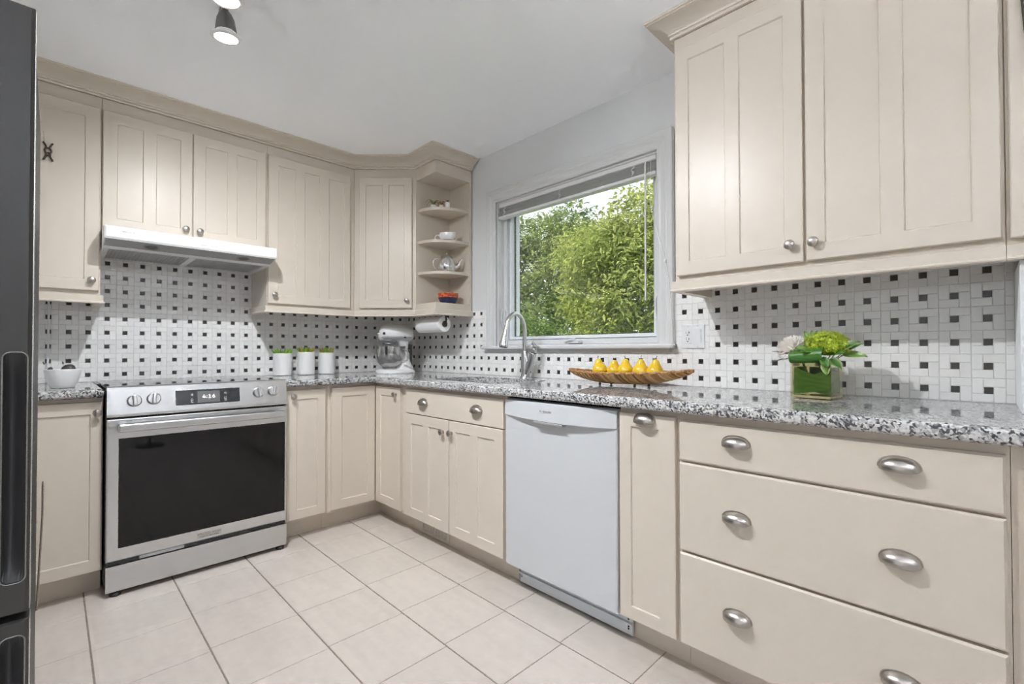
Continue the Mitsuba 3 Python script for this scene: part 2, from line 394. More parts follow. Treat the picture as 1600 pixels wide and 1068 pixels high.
RAILP = [(-0.022, 1.3595), (0.010, 1.3595), (0.012, 1.357), (0.012, 1.328), (0.0165, 1.3255), (0.018, 1.322), (0.0165, 1.318), (-0.022, 1.318)]
UZ0, UZ1 = 1.36, 2.344
# left run of upper cabinets
u = thing('upper_cabinet', 'cream wall cabinet with one tall door at the far left beside the fridge', 'cabinet')
put('body', cbox(0.001, 0.305, -2.30, -1.9340, UZ0, UZ1), CREAM, parent=u)
door(u, FA(0.305), -2.292, -1.9395, 1.3785, 2.281, [(-2.236, -1.996)], [(-1.9683, 1.428)])
put('light_rail', sweep([(0.305, -2.30), (0.305, -1.9345), (0.001, -1.9345)], RAILP), CREAM, parent=u)
u = thing('upper_cabinet', 'short cream wall cabinet with two doors above the white range hood', 'cabinet')
put('body', cbox(0.001, 0.305, -1.9332, -1.1722, 1.690, UZ1), CREAM, parent=u)
door(u, FA(0.305), -1.930, -1.5585, 1.694, 2.281, [(-1.873, -1.773), (-1.715, -1.613)], [(-1.5886, 1.745)])
door(u, FA(0.305), -1.5535, -1.1840, 1.694, 2.281, [(-1.494, -1.390), (-1.338, -1.236)], [(-1.5239, 1.743)])
u = thing('upper_cabinet', 'cream wall cabinet with one wide three-panel door right of the range hood', 'cabinet')
put('body', cbox(0.001, 0.305, -1.1716, -0.6105, UZ0, UZ1), CREAM, parent=u)
door(u, FA(0.305), -1.1685, -0.6465, 1.3725, 2.281, [(-1.111, -1.011), (-0.950, -0.856), (-0.793, -0.693)], [(-1.1355, 1.425)])
put('light_rail', sweep([(0.001, -1.171), (0.305, -1.171), (0.305, -0.618)], RAILP), CREAM, parent=u)
u = thing('corner_cabinet', 'cream diagonal corner wall cabinet with a narrow two-panel door', 'cabinet')
pent = Polygon([(0.001, -0.001), (0.001, -0.6095), (0.305, -0.6095), (0.6095, -0.305), (0.6095, -0.001)])
m = extr(pent, UZ1-UZ0); m.apply_translation([0, 0, UZ0]); put('body', m, CREAM, parent=u)
door(u, FD(0.305, -0.610), 0.041, 0.4065, 1.3755, 2.281, [(0.087, 0.201), (0.247, 0.351)], [(0.374, 1.427)])
put('light_rail', sweep([(0.305, -0.618), (0.305, -0.61), (0.61, -0.305), (0.618, -0.305)], RAILP), CREAM, parent=u)
u = thing('end_shelf', 'open cream end shelf with curved shelves beside the window', 'shelf unit')
put('back_panel', bx(0.611, 0.846, -0.018, -0.001, 1.4025, 2.2625), CREAM, parent=u)
put('top_box', cbox(0.611, 0.846, -0.305, -0.001, 2.263, UZ1), CREAM, parent=u)
put('bottom_shelf', cbox(0.611, 0.846, -0.305, -0.001, 1.36, 1.402), CREAM, parent=u)
put('light_rail', sweep([(0.618, -0.305), (0.846, -0.305), (0.846, -0.001)], RAILP), CREAM, parent=u)
a = np.linspace(0, np.pi/2, 25)
qr = np.vstack([[0.6112, -0.0182], np.stack([0.6112+0.226*np.sin(a)**0.85, -0.0182-0.272*np.cos(a)**0.85], 1)])
for z in (2.044, 1.822, 1.606):
    m = extr(Polygon(qr), 0.019); m.apply_translation([0, 0, z]); put('shelf', m, CREAM, 30, parent=u)
# right run of upper cabinets
u = thing('upper_cabinet', 'cream wall cabinet with two wide two-panel doors right of the window', 'cabinet')
put('body', cbox(2.5047, 3.4225, -0.305, -0.001, UZ0, UZ1), CREAM, parent=u)
door(u, FB(0, -0.305), 2.5175, 2.9600, 1.3785, 2.284, [(2.571, 2.706), (2.761, 2.902)], [(2.9239, 1.436)])
door(u, FB(0, -0.305), 2.9685, 3.4155, 1.3785, 2.284, [(3.024, 3.162), (3.220, 3.358)], [(2.9922, 1.435)])
put('light_rail', sweep([(2.5047, -0.001), (2.5047, -0.305), (3.4225, -0.305)], RAILP), CREAM, parent=u)
u = thing('upper_cabinet', 'cream wall cabinet cut off by the right edge of the photo', 'cabinet')
put('body', cbox(3.4235, 4.30, -0.305, -0.001, UZ0, UZ1), CREAM, parent=u)
door(u, FB(0, -0.305), 3.4310, 3.86, 1.3740, 2.284, [(3.487, 3.80)])
put('light_rail', sweep([(3.4235, -0.305), (4.30, -0.305)], RAILP), CREAM, parent=u)
CROWN = [(0.0, 2.3445), (0.012, 2.3445), (0.0135, 2.350), (0.011, 2.356), (0.017, 2.358), (0.019, 2.363), (0.017, 2.367), (0.024, 2.376), (0.036, 2.386), (0.052, 2.394), (0.068, 2.3985),
         (0.080, 2.400), (0.080, 2.404), (0.087, 2.406), (0.088, 2.4145), (0.0, 2.4145)]
put('trim_1', sweep([(0.305, -2.30), (0.305, -0.61), (0.61, -0.305), (0.846, -0.305), (0.846, -0.003)], CROWN), CREAM, 25, kind='structure')
put('trim_2', sweep([(2.5047, -0.003), (2.5047, -0.305), (4.30, -0.305)], CROWN), CREAM, 25, kind='structure')

# base cabinets: a carcass of thin boards with a toe kick
BZ0, BZ1, BF, KD = 0.104, 0.8755, 0.590, 0.513
def carcass(u, M, u0, u1, kick=True, top=0.8755):
    d = BF-0.012
    put('body', tf(cat_([bx(u0, u0+0.016, BZ0, top, -BF+0.012, 0), bx(u1-0.016, u1, BZ0, top, -BF+0.012, 0), bx(u0, u1, BZ0, BZ0+0.016, -BF+0.012, 0),
                         bx(u0, u1, BZ0, top, -0.019, 0)]), M), CREAM, parent=u)
    if kick: put('toe_kick', tf(bx(u0, u1, FZ, BZ0-0.0005, -BF+KD-0.016, -BF+KD), M), CREAM, parent=u)
A0, B0 = FA(BF), FB(0, -BF)
u = thing('base_cabinet', 'cream base cabinet with one door left of the oven range', 'cabinet')
carcass(u, A0, -2.30, -1.9360)
door(u, A0, -2.292, -1.9395, 0.110, 0.858, [(-2.236, -1.981)], [(-1.9574, 0.8105)])
u = thing('base_cabinet', 'narrow cream base cabinet directly right of the oven range', 'cabinet')
carcass(u, A0, -1.1690, -0.9160)
door(u, A0, -1.1640, -0.9335, 0.118, 0.857, [(-1.098, -0.985)], [(-1.1233, 0.8205)])
u = thing('corner_base_cabinet', 'cream corner base cabinet with two folding doors meeting in the inner corner', 'cabinet')
carcass(u, A0, -0.9150, -0.590, False)
carcass(u, B0, 0.590, 0.9140, False)
put('toe_kick', cat_([bx(KD-0.016, KD, -0.915, -KD, FZ, BZ0-0.0005), bx(KD-0.016, 0.914, -KD, -KD+0.016, FZ, BZ0-0.0005)]), CREAM, parent=u)
door(u, A0, -0.8965, -0.6125, 0.120, 0.858, [(-0.831, -0.669)])
door(u, B0, 0.6125, 0.9060, 0.118, 0.857, [(0.676, 0.832)], [(0.8656, 0.815)])
u = thing('sink_base_cabinet', 'cream sink base cabinet with a false drawer front and two doors', 'cabinet')
carcass(u, B0, 0.9150, 1.8180, top=0.66)
put('body', tf(cat_([bx(0.915, 1.818, 0.60, 0.8755, -0.019, 0)]), B0), CREAM, parent=u)
door(u, B0, 0.9710, 1.8080, 0.7175, 0.858, (), cups=[(1.1593, 0.784), (1.6214, 0.784)], name='drawer_front', c=0.004)
door(u, B0, 0.9710, 1.3895, 0.117, 0.713, [(1.031, 1.148), (1.207, 1.325)], [(1.3462, 0.649)])
door(u, B0, 1.3945, 1.8065, 0.117, 0.713, [(1.452, 1.565), (1.625, 1.745)], [(1.4192, 0.651)])
u = thing('pull_out_cabinet', 'narrow cream pull-out cabinet with a cup pull right of the dishwasher', 'cabinet')
carcass(u, B0, 2.4260, 2.6525)
door(u, B0, 2.4315, 2.6470, 0.116, 0.857, [(2.481, 2.586)], cups=[(2.5356, 0.832)], rail=0.050)
u = thing('drawer_cabinet', 'wide cream base cabinet with three stacked drawers', 'cabinet')
carcass(u, B0, 2.6535, 3.4170)
for z0, z1, zc in ((0.7190, 0.852, 0.792), (0.4225, 0.7115, 0.562), (0.115, 0.4150, 0.264)):
    door(u, B0, 2.6605, 3.4105, z0, z1, (), cups=[(2.8437, zc), (3.2290, zc)], name='drawer', c=0.005)
u = thing('base_cabinet', 'cream base cabinet cut off by the right edge of the photo', 'cabinet')
carcass(u, B0, 3.4180, 4.30)
door(u, B0, 3.4370, 3.86, 0.115, 0.828, [(3.50, 3.80)])

# granite
def slab(poly, z0, z1, r=0.012, n=5):
    rings = []
    a = np.linspace(0, np.pi/2, n)
    for o, z in [(r*(1-math.sin(t)), z0+r*(1-math.cos(t))) for t in a] + [(r*(1-math.cos(t)), z1-r*(1-math.sin(t))) for t in a]:
        q = poly.buffer(-o, join_style='mitre') if o > 1e-9 else poly
        c = np.array(q.exterior.coords)[:-1]
        if Polygon(c).exterior.is_ccw is False: c = c[::-1]
        k = np.argmin(np.abs(c - np.array(poly.exterior.coords)[0]).sum(1)); c = np.roll(c, -k, axis=0)
        rings.append(np.column_stack([c, np.full(len(c), z)]))
    R = np.array(rings); m, k = R.shape[:2]
    side = loft(R, cap=False)
    cap = trimesh.creation.triangulate_polygon(Polygon(R[0][:, :2]), engine='earcut')
    v0, f0 = cap
    c0 = np.column_stack([v0, np.full(len(v0), R[0][0, 2])])
    v1, f1 = trimesh.creation.triangulate_polygon(Polygon(R[-1][:, :2]), engine='earcut')
    c1 = np.column_stack([v1, np.full(len(v1), R[-1][0, 2])])
    def up_(v, f, s):
        n = np.cross(v[f[:, 1]]-v[f[:, 0]], v[f[:, 2]]-v[f[:, 0]])[:, 2]
        f = f.copy(); bad = n*s < 0; f[bad] = f[bad][:, ::-1]; return f
    m = trimesh.util.concatenate([side, trimesh.Trimesh(c0, up_(c0, f0, -1), process=False), trimesh.Trimesh(c1, up_(c1, f1, 1), process=False)])
    m.merge_vertices(); 
    if m.volume < 0: m.invert()
    return m
CZ0, CZ1, CD = 0.8765, 0.916, 0.642
put('countertop', slab(sbox(0.001, -2.30, CD, -1.9365), CZ0, CZ1), GRANITE, 40, 'short piece of speckled grey granite countertop left of the range', 'countertop')
Lp = Polygon([(0.001, -0.001), (0.001, -1.1680), (CD, -1.1680), (CD, -CD), (4.30, -CD), (4.30, -0.001)])
holep = sbox(1.08, -0.53, 1.72, -0.15).buffer(-0.10).buffer(0.10, quad_segs=12)
Ls = slab(Lp.reverse() if not Lp.exterior.is_ccw else Lp, CZ0, CZ1)
Lm = m3.Manifold(m3.Mesh(np.array(Ls.vertices, np.float32), np.array(Ls.faces, np.uint32)))
hm = extr(holep, 0.1); hm.apply_translation([0, 0, 0.85])
hm2 = m3.Manifold(m3.Mesh(np.array(hm.vertices, np.float32), np.array(hm.faces, np.uint32)))
Lm = Lm - hm2
put('countertop', to_tm(Lm), GRANITE, 40, 'long L-shaped speckled grey granite countertop running under the window', 'countertop')
o = np.array(holep.buffer(0.012).exterior.coords)[:-1]
def ringz(off, z):
    q = holep.buffer(off); c = np.array(q.exterior.coords)[:-1]
    s = np.linspace(0, 1, 97)[:-1]
    return np.array([[*q.exterior.interpolate(t, normalized=True).coords[0], z] for t in s])
sk = loft([ringz(0.012, 0.875), ringz(0.0, 0.875), ringz(-0.004, 0.80), ringz(-0.012, 0.72), ringz(-0.05, 0.705), ringz(-0.055, 0.703), ringz(-0.05, 0.701), ringz(-0.008, 0.714), ringz(0.0, 0.80), ringz(0.004, 0.871), ringz(0.012, 0.871), ringz(0.012, 0.875)], cap=False)
bot = extr(holep.buffer(-0.052), 0.002); bot.apply_translation([0, 0, 0.7025])
put('sink', cat_([sk, bot]), STEEL, 40, 'undermount stainless sink sunk into the granite in front of the faucet', 'sink')

# ------------------------------------------------------------------ oven range
R = thing('oven_range', 'stainless steel slide-in oven range with a black glass oven window', 'oven')
RY0, RY1 = -1.9315, -1.1695
put('body', cat_([bx(0.03, 0.628, RY0+0.002, RY1-0.002, 0.03, 0.905)]), BLACK, parent=R)
put('cooktop', cbox(0.02, 0.640, RY0+0.001, RY1-0.001, 0.9165, 0.923, 0.002), BLACKGLASS, parent=R, label='black glass cooktop')
cp = hull([[x, y, z] for y in (RY0+0.004, RY1-0.004) for x, z in ((0.60, 0.924), (0.640, 0.9245), (0.648, 0.919), (0.668, 0.800), (0.667, 0.789), (0.655, 0.786), (0.60, 0.786))])
put('control_panel', cp, STEEL, parent=R)
tl = math.atan2(0.020, 0.119)
cpd = np.array([math.cos(tl), 0, math.sin(tl)])
def FCP(y, z):   # frame on the tilted control panel; u = y, v = up the panel, w = outward
    x = 0.648+(0.919-z)*(0.020/0.119)
    M = np.eye(4); M[:3, 0] = (0, 1, 0); M[:3, 1] = np.cross(cpd, (0, 1, 0)); M[:3, 2] = cpd; M[:3, 3] = (x, y, z)
    return M
for y, z, a in ((-1.8326, 0.857, 4), (-1.7620, 0.861, -4), (-1.3172, 0.861, 6), (-1.2443, 0.864, -12)):
    K = FCP(y, z)
    base = lathe([(0, 0), (0.0270, 0), (0.0275, 0.003), (0.0262, 0.005), (0.0245, 0.014), (0.0225, 0.017), (0, 0.017)], 40)
    bar = rbox(-0.0075, 0.0075, -0.0235, 0.0235, 0.015, 0.034, 0.004)
    bar.apply_transform(trimesh.transformations.rotation_matrix(math.radians(a), [0, 0, 1]))
    k = put('knob', tf(cat_([base, bar]), K), STEEL, 35, parent=R)
    put('index_mark', tf(bx(-0.001, 0.001, 0.031, 0.034, 0.0002, 0.0006), K), BLACK, parent=k)
Dp = FCP(-1.542, 0.857)
dm = put('display', tf(cbox(-0.137, 0.137, -0.036, 0.036, -0.002, 0.0012, 0.0006), Dp), BLACKGLASS, parent=R, label='black display panel')
put('frame', tf(cat_([bx(-0.139, 0.139, 0.036, 0.038, -0.001, 0.001), bx(-0.139, 0.139, -0.038, -0.036, -0.001, 0.001), bx(-0.139, -0.137, -0.036, 0.036, -0.001, 0.001), bx(0.137, 0.139, -0.036, 0.036, -0.001, 0.001)]), Dp), CHROME, parent=dm)
put('screen', tf(bx(-0.048, 0.047, -0.029, 0.027, 0.0012, 0.0018), Dp), 'm_screen', parent=dm, label='lit grey screen')
def text(parent, name, s, h, M, m, u=0, v=0, depth=0.0006, bold=False, wscale=1.0, w=0.0, **k):
    t = meshkit.text_mesh(s, h, depth, bold)
    lo, hi = t.bounds
    t.apply_translation([-(lo[0]+hi[0])/2, -(lo[1]+hi[1])/2, 0]); t.apply_scale([wscale, 1, 1]); t.apply_translation([u, v, w])
    return put(name, tf(t, M), m, parent=parent, **k)
mat('m_screen', prin(rgb(0.13, 0.13, 0.13), 0.25, specular=0.3))
mat('m_lit_white', prin(rgb(0.9, 0.9, 0.9), 0.5))
text(dm, 'clock_digits', '4:16', 0.0175, Dp, 'm_lit_white', -0.001, 0.001, w=0.0019, wscale=1.1, label='white digits reading 4:16', emitter={**area((0.9, 0.9, 0.9)), 'sampling_weight': 0.01})
put('dash', tf(bx(-0.006, 0.006, -0.0135, -0.0122, 0.0019, 0.0022), Dp), 'm_lit_white', parent=dm)
def icon(u, v, kind):
    a = np.linspace(0, 2*np.pi, 17)
    if kind == 'ring': return tube(np.stack([u+0.0045*np.cos(a), v+0.0045*np.sin(a), 0*a+0.0016], 1), 0.0006, 5)
    if kind == 'box': return tube([[u-0.004, v-0.005, 0.0016], [u+0.004, v-0.005, 0.0016], [u+0.004, v+0.005, 0.0016], [u-0.004, v+0.005, 0.0016], [u-0.004, v-0.004, 0.0016]], 0.0006, 5)
    return cat_([bx(u-0.005, u+0.005, v+o-0.0006, v+o+0.0006, 0.0012, 0.002) for o in (-0.004, 0, 0.004)])
for u, v, k in ((-0.071, 0.012, 'bars'), (-0.071, -0.013, 'ring'), (-0.071, -0.022, 'bars'), (0.071, 0.012, 'ring'), (0.071, -0.010, 'box'), (0.071, -0.022, 'bars')):
    put('icon', tf(icon(u, v, k), Dp), 'm_lit_white', parent=dm)
# oven door: steel frame round a black glass window
FR = FA(0.630)
y0, y1, z0, z1 = RY0+0.004, RY1-0.004, 0.151, 0.779
P = m3.Manifold.hull_points(np.array([[u, v, w] for u, v, w in [(u, v, 0) for u in (y0, y1) for v in (z0, z1)] + [(u, v, 0.033) for u in (y0, y1) for v in (z0, z1)]] + [[u, v, 0.037] for u in (y0+0.004, y1-0.004) for v in (z0+0.004, z1-0.004)], float))
wy0, wy1, wz0, wz1 = -1.8865, -1.1845, 0.206, 0.692
P = P - m3.Manifold.cube([wy1-wy0, wz1-wz0, 0.1]).translate([wy0, wz0, 0.012])
od = put('oven_door', tf(P, FR), STEEL, parent=R)
put('window', tf(cbox(wy0+0.0005, wy1-0.0005, wz0+0.0005, wz1-0.0005, 0.0125, 0.0345, 0.001), FR), OVENGLASS, parent=od, label='black glass oven window')
hh = rbox(-1.8925, -1.1945, 0.724, 0.760, 0.068, 0.086, 0.008)
posts = [rbox(u-0.014, u+0.014, 0.728, 0.756, 0.034, 0.075, 0.006) for u in (-1.872, -1.215)]
put('handle', tf(cat_([hh]+posts), FR), STEEL, 35, parent=od)
BF2 = FR
bd = put('badge', tf(cat_([bx(-1.590, -1.4845, 0.1645, 0.1895, 0.037, 0.0383)]), FR), 'm_badge', parent=od)
mat('m_badge', prin(rgb(0.50, 0.49, 0.48), 0.3, metallic=1.0))
text(bd, 'lettering', 'FRIGIDAIRE', 0.0085, FR, 'm_badge_ink', -1.537, 0.1815, w=0.0383, wscale=1.45)
text(bd, 'lettering', 'PROFESSIONAL', 0.0042, FR, 'm_badge_ink2', -1.537, 0.1695, w=0.0383, wscale=1.9, bold=True)
mat('m_badge_ink', prin(rgb(0.22, 0.21, 0.205), 0.4, metallic=0.6))
mat('m_badge_ink2', prin(rgb(0.06, 0.06, 0.06), 0.5))
put('drawer', tf(hull([[u, v, w] for u in (y0, y1) for v, w in ((0.016, 0.0), (0.016, 0.032), (0.019, 0.036), (0.1305, 0.036), (0.1305, 0.0))]), FR), STEEL, parent=R)
put('gap_shade', bx(0.6285, 0.650, y0+0.002, y1-0.002, 0.1312, 0.1508), BLACK, parent=R)  # black filler painting the shade in the gap above the drawer
put('vent_strip', tf(bx(-1.81, -1.64, 0.134, 0.148, 0.0205, 0.026), FR), HOODG, parent=R)
for y in (-1.893, -1.200):
    ft_ = lathe([(0, FZ), (0.020, FZ), (0.021, 0.002), (0.017, 0.010), (0.010, 0.0155), (0, 0.0155)], 20, at=(0.645, y, 0))
    put('foot', ft_, BLACK, 40, parent=R, label='black levelling foot')

# ------------------------------------------------------------------ range hood
H = thing('range_hood', 'white under-cabinet range hood above the oven range', 'range hood')
HY0, HY1 = -1.9310, -1.1745
prof = [(0.001, 1.688), (0.36, 1.688), (0.455, 1.684), (0.484, 1.678), (0.490, 1.670), (0.490, 1.626), (0.484, 1.617), (0.385, 1.598), (0.375, 1.588), (0.001, 1.584)]
shell = extr(Polygon(prof), HY1-HY0)
M = np.eye(4); M[:3, 0] = (1, 0, 0); M[:3, 1] = (0, 0, 1); M[:3, 2] = (0, -1, 0); M[:3, 3] = (0, HY1, 0)
shell = m3.Manifold(m3.Mesh(np.array(tf(shell, M).vertices, np.float32), np.array(tf(shell, M).faces, np.uint32)))
rec = [m3.Manifold.cube([0.335, a1-a0, 0.05]).translate([0.02, a0, 1.55]) ^ m3.Manifold.cube([2, 4, 0.05]).translate([-0.5, -3, 1.5455]) for a0, a1 in ((HY0+0.025, -1.572), (-1.545, HY1-0.025))]
for q in rec: shell = shell - q
cut = m3.Manifold.hull_points(np.array([[x, HY0-0.01+s, z] for x, z in ((0.478, 1.60), (0.50, 1.60), (0.478, 1.70), (0.50, 1.70)) for s in (0, 0.0)] + [[0.50, HY0+0.02, 1.60], [0.50, HY0+0.02, 1.70]], float))
put('shell', to_tm(shell - cut), 'm_hood', 20, parent=H)
mat('m_hood', prin(rgb(0.78, 0.79, 0.80), 0.42, specular=0.3))
for a0, a1 in ((HY0+0.027, -1.574), (-1.543, HY1-0.027)):
    fl = [bx(0.022, 0.353, a0, a1, 1.5925, 1.595)]
    fl += [bx(0.022, 0.353, y, y+0.004, 1.589, 1.5925) for y in np.arange(a0, a1-0.004, 0.0165)]
    put('grease_filter', cat_(fl), HOODG, parent=H, label='grey metal grease filter')
put('underside', hull([[x, y, z] for y in (HY0+0.004, HY1-0.004) for x, z in ((0.482, 1.6163), (0.387, 1.5980), (0.482, 1.6153), (0.387, 1.5968))]), 'm_hood_under_shade', parent=H, label='underside panel painted grey for the shade under the hood')
mat('m_hood_under_shade', prin(rgb(0.36, 0.36, 0.355), 0.5, specular=0.3))  # the hood is white below; its shade is put into this grey
nrm = np.array([0.019, 0, -0.099]); nrm /= np.linalg.norm(nrm)
for y in (-1.7480, -1.3330):
    c = np.array([0.435, y, 1.6060])
    lm = lathe([(0.026, -0.001), (0.034, -0.001), (0.034, 0.003), (0.030, 0.004), (0.026, 0.002)], 32, at=c, axis=nrm)
    l = put('lamp', lm, MGREY, 35, parent=H, label='small round lamp, switched off')
    put('lens', lathe([(0, -0.0005), (0.026, -0.0005), (0.026, 0.001), (0, 0.002)], 32, at=c, axis=nrm), DGREY, 35, parent=l)
for y in (-1.535, -1.487):
    put('switch', rbox(0.489, 0.494, y-0.014, y+0.014, 1.640, 1.652, 0.002), 'm_hood', 40, parent=H)
text(H, 'lettering', 'BROAN', 0.006, FA(0.490), MGREY, -1.845, 1.655, depth=0.0004, wscale=1.6)

# ------------------------------------------------------------------ dishwasher
D = thing('dishwasher', 'white built-in dishwasher between sink cabinet and pull-out cabinet', 'dishwasher')
DX0, DX1 = 1.8235, 2.4205
put('tub', bx(DX0+0.004, DX1-0.004, -0.565, -0.03, 0.108, 0.862), DGREY, parent=D)
dd = put('door', cbox(DX0, DX1, -0.609, -0.5655, 0.107, 0.800, 0.004), 'm_appliance', parent=D)
mat('m_appliance', prin(rgb(0.54, 0.555, 0.575), 0.28))
n = 24
uu = np.linspace(DX0, DX1, n+1)
bulge = 0.028*(1-((uu-(DX0+DX1)/2)/((DX1-DX0)/2))**2)
rings = []
for u, b in zip(uu, bulge):
    yf = -0.612-b
    rings.append([[u, -0.566, 0.8005], [u, -0.6095, 0.8005], [u, -0.6095, 0.790], [u, yf+0.002, 0.789-0.2*b], [u, yf, 0.792-0.2*b], [u, yf+0.004, 0.858], [u, yf+0.012, 0.862], [u, -0.566, 0.862]])
put('control_fascia', loft(rings), 'm_appliance', 30, parent=D)
put('handle', cbox(2.030, 2.185, -0.642, -0.610, 0.774, 0.7835, 0.002), MGREY, parent=D, label='grey recessed grip')
LF = FB(0, -0.6402)
lg = text(D, 'logo', 'BOSCH', 0.0075, LF, MGREY, 2.105, 0.828, depth=0.0006, bold=True, wscale=1.25)
a = np.linspace(0, 2*np.pi, 21)
put('logo_ring', tf(cat_([tube(np.stack([2.068+0.0045*np.cos(a), 0.828+0.0045*np.sin(a), 0*a+0.0003], 1), 0.0005, 5), bx(2.0665, 2.0695, 0.825, 0.831, 0, 0.0006)]), LF), MGREY, parent=D)
put('kick_plate', cbox(1.842, 2.436, -0.532, -0.522, 0.004, 0.094, 0.001), 'm_kick', parent=D)
mat('m_kick', prin(rgb(0.60, 0.63, 0.66), 0.4))
put('ledge', cbox(1.842, 2.436, -0.542, -0.5325, 0.045, 0.053, 0.001), 'm_kick', parent=D)
for x, z in ((1.853, 0.040), (1.853, 0.030), (2.419, 0.062), (2.419, 0.035), (2.419, 0.026)):
    put('screw', lathe([(0, 0), (0.004, 0), (0.003, 0.002), (0, 0.002)], 12, at=(x, -0.5322, z), axis=(0, -1, 0)), BLACK, parent=D)

# ------------------------------------------------------------------ fridge
F = thing('fridge', 'dark stainless fridge at the left edge with recessed pocket handles', 'fridge')
FXf, FY1, FY0 = 2.04, -2.1290, -2.95
put('body', cbox(1.27, 1.975, FY0, FY1-0.003, 0.02, 1.775, 0.004), STEELD, parent=F)
def fdoor(z0, z1, hz0, hz1):
    P = m3.Manifold.hull_points(np.array([[x, y, z] for y in (FY0, FY1) for z in (z0, z1) for x in (1.982, 2.034)] + [[2.04, y, z] for y in (FY0+0.006, FY1-0.006) for z in (z0+0.004, z1-0.004)], float))
    yc0, yc1 = -2.1690, -2.1345
    ring = sbox(yc0, hz0, yc1, hz1).buffer(-0.012).buffer(0.012, quad_segs=8)
    q = extr(ring, 0.05); q = tf(q, FA(2.006))
    P = P - m3.Manifold(m3.Mesh(np.array(q.vertices, np.float32), np.array(q.faces, np.uint32)))
    k = put('door', to_tm(P), STEELD, parent=F)
    put('edge_highlight', bx(1.984, 2.033, FY1, FY1+0.0012, z0+0.004, z1-0.004), STEEL, parent=k)  # pale strip put in for the highlight on the rounded door edge
    # the pocket: a scooped dark recess
    n = 10; rings = []
    for t in np.linspace(0, 1, 20):
        z = hz0+0.001+(hz1-hz0-0.002)*t
        e = min(1.0, min(t, 1-t)*9)
        ys = np.linspace(yc0+0.0005, yc1-0.0005, n)
        dep = 2.0345-0.024*np.sin(np.pi*np.clip((ys-yc0)/(yc1-yc0), 0, 1)**0.7)*math.sqrt(e)
        rings.append([[x, y, z] for x, y in zip(dep, ys)] + [[2.0065, y, z] for y in ys[::-1]])
    p = m3.Manifold(m3.Mesh(np.array(loft(rings).vertices, np.float32), np.array(loft(rings).faces, np.uint32)))
    q2 = extr(ring.buffer(-0.0006), 0.05); q2 = tf(q2, FA(2.006))
    q2 = m3.Manifold(m3.Mesh(np.array(q2.vertices, np.float32), np.array(q2.faces, np.uint32)))
    hnd = put('pocket_handle', to_tm(p ^ q2), STEELP, 35, parent=k, label='recessed black pocket handle')
    c = np.array(ring.exterior.coords)
    put('handle_rim', tf(tube(np.column_stack([c, np.full(len(c), 0.0)]), 0.0013, 6), FA(2.0398)), 'm_rim', True, parent=k)
mat('m_rim', prin(rgb(0.30, 0.30, 0.30), 0.3, metallic=1.0))
fdoor(0.567, 1.779, 0.629, 1.083)
fdoor(0.06, 0.5545, 0.10, 0.526)
put('base_grille', bx(1.35, 1.97, FY0+0.01, FY1-0.01, FZ, 0.06), BLACK, parent=F)
put('thin_cord', tube(bez([[1.93, -2.1125, 0.80], [1.935, -2.1128, 0.72], [1.945, -2.1165, 0.62], [1.95, -2.1198, 0.53]], 10), [0.0012]+[0.0018]*29+[0.0016], 6), CORDG, True, 'thin dark curved cord hanging beside the fridge', 'cord')

# ------------------------------------------------------------------ window
W = 'window_1'; num(W); lab(W, kind='structure')
CAS = [(0, 0.0), (0, 0.014), (0.010, 0.0175), (0.020, 0.0145), (0.034, 0.016), (0.046, 0.0205), (0.052, 0.0185), (0.062, 0.021), (0.078, 0.0235), (0.0815, 0.021), (0.0815, 0.0)]
def casing_piece(p0, p1, out0, out1):
    """A moulded board from p0 to p1 (inner edge, x z) with mitre directions out0 and out1."""
    rings = []
    for p, o in ((p0, out0), (p1, out1)):
        rings.append([[p[0]+o[0]*a, -0.0002-h, p[1]+o[1]*a] for a, h in CAS])
    return loft(rings)
put('casing', cat_([casing_piece((WX0, 1.1135), (WX0, WZ1), (-1, 0), (-1, 1)), casing_piece((WX0, WZ1), (WX1, WZ1), (-1, 1), (1, 1)), casing_piece((WX1, WZ1), (WX1, 1.1135), (1, 1), (1, 0))]), WTRIM, parent=W)
st = sbox(0.995, -0.045, 2.362, 0.0035)
put('sill', slab(st, 1.089, 1.113, 0.008, 4), WTRIM, 40, parent=W)
put('apron', bx(1.03, 2.33, -0.014, -0.0002, 1.074, 1.0885), WTRIM, parent=W)
put('jamb', cat_([bx(WX0, WX0+0.012, 0.004, 0.19, 1.1085, WZ1), bx(WX1-0.012, WX1, 0.004, 0.19, 1.1085, WZ1), bx(WX0, WX1, 0.004, 0.19, WZ1-0.012, WZ1), bx(WX0, WX1, 0.004, 0.19, 1.1085, 1.117)]), WTRIM, parent=W)
def ring_frame(x0, x1, z0, z1, w, y0, y1, c=0.003):
    P = m3.Manifold.hull_points(np.array([[x, y1, z] for x in (x0, x1) for z in (z0, z1)] + [[x, y0+c, z] for x in (x0, x1) for z in (z0, z1)] + [[x, y0, z] for x in (x0+c, x1-c) for z in (z0+c, z1-c)], float))
    Q = m3.Manifold.hull_points(np.array([[x, y1+0.01, z] for x in (x0+w, x1-w) for z in (z0+w, z1-w)] + [[x, y0-0.001, z] for x in (x0+w-c, x1-w+c) for z in (z0+w-c, z1-w+c)], float))
    return to_tm(P-Q)
put('frame', ring_frame(WX0+0.0125, WX1-0.0125, 1.1175, WZ1-0.0125, 0.034, 0.052, 0.17), WTRIM, parent=W)
sf = put('sash', ring_frame(WX0+0.047, WX1-0.047, 1.152, WZ1-0.047, 0.022, 0.072, 0.15), 'm_sash', parent=W)
mat('m_sash', prin(rgb(0.72, 0.76, 0.80), 0.3))
put('gasket', ring_frame(WX0+0.0692, WX1-0.0692, 1.1742, WZ1-0.0692, 0.005, 0.100, 0.112), 'm_gasket', parent=W)
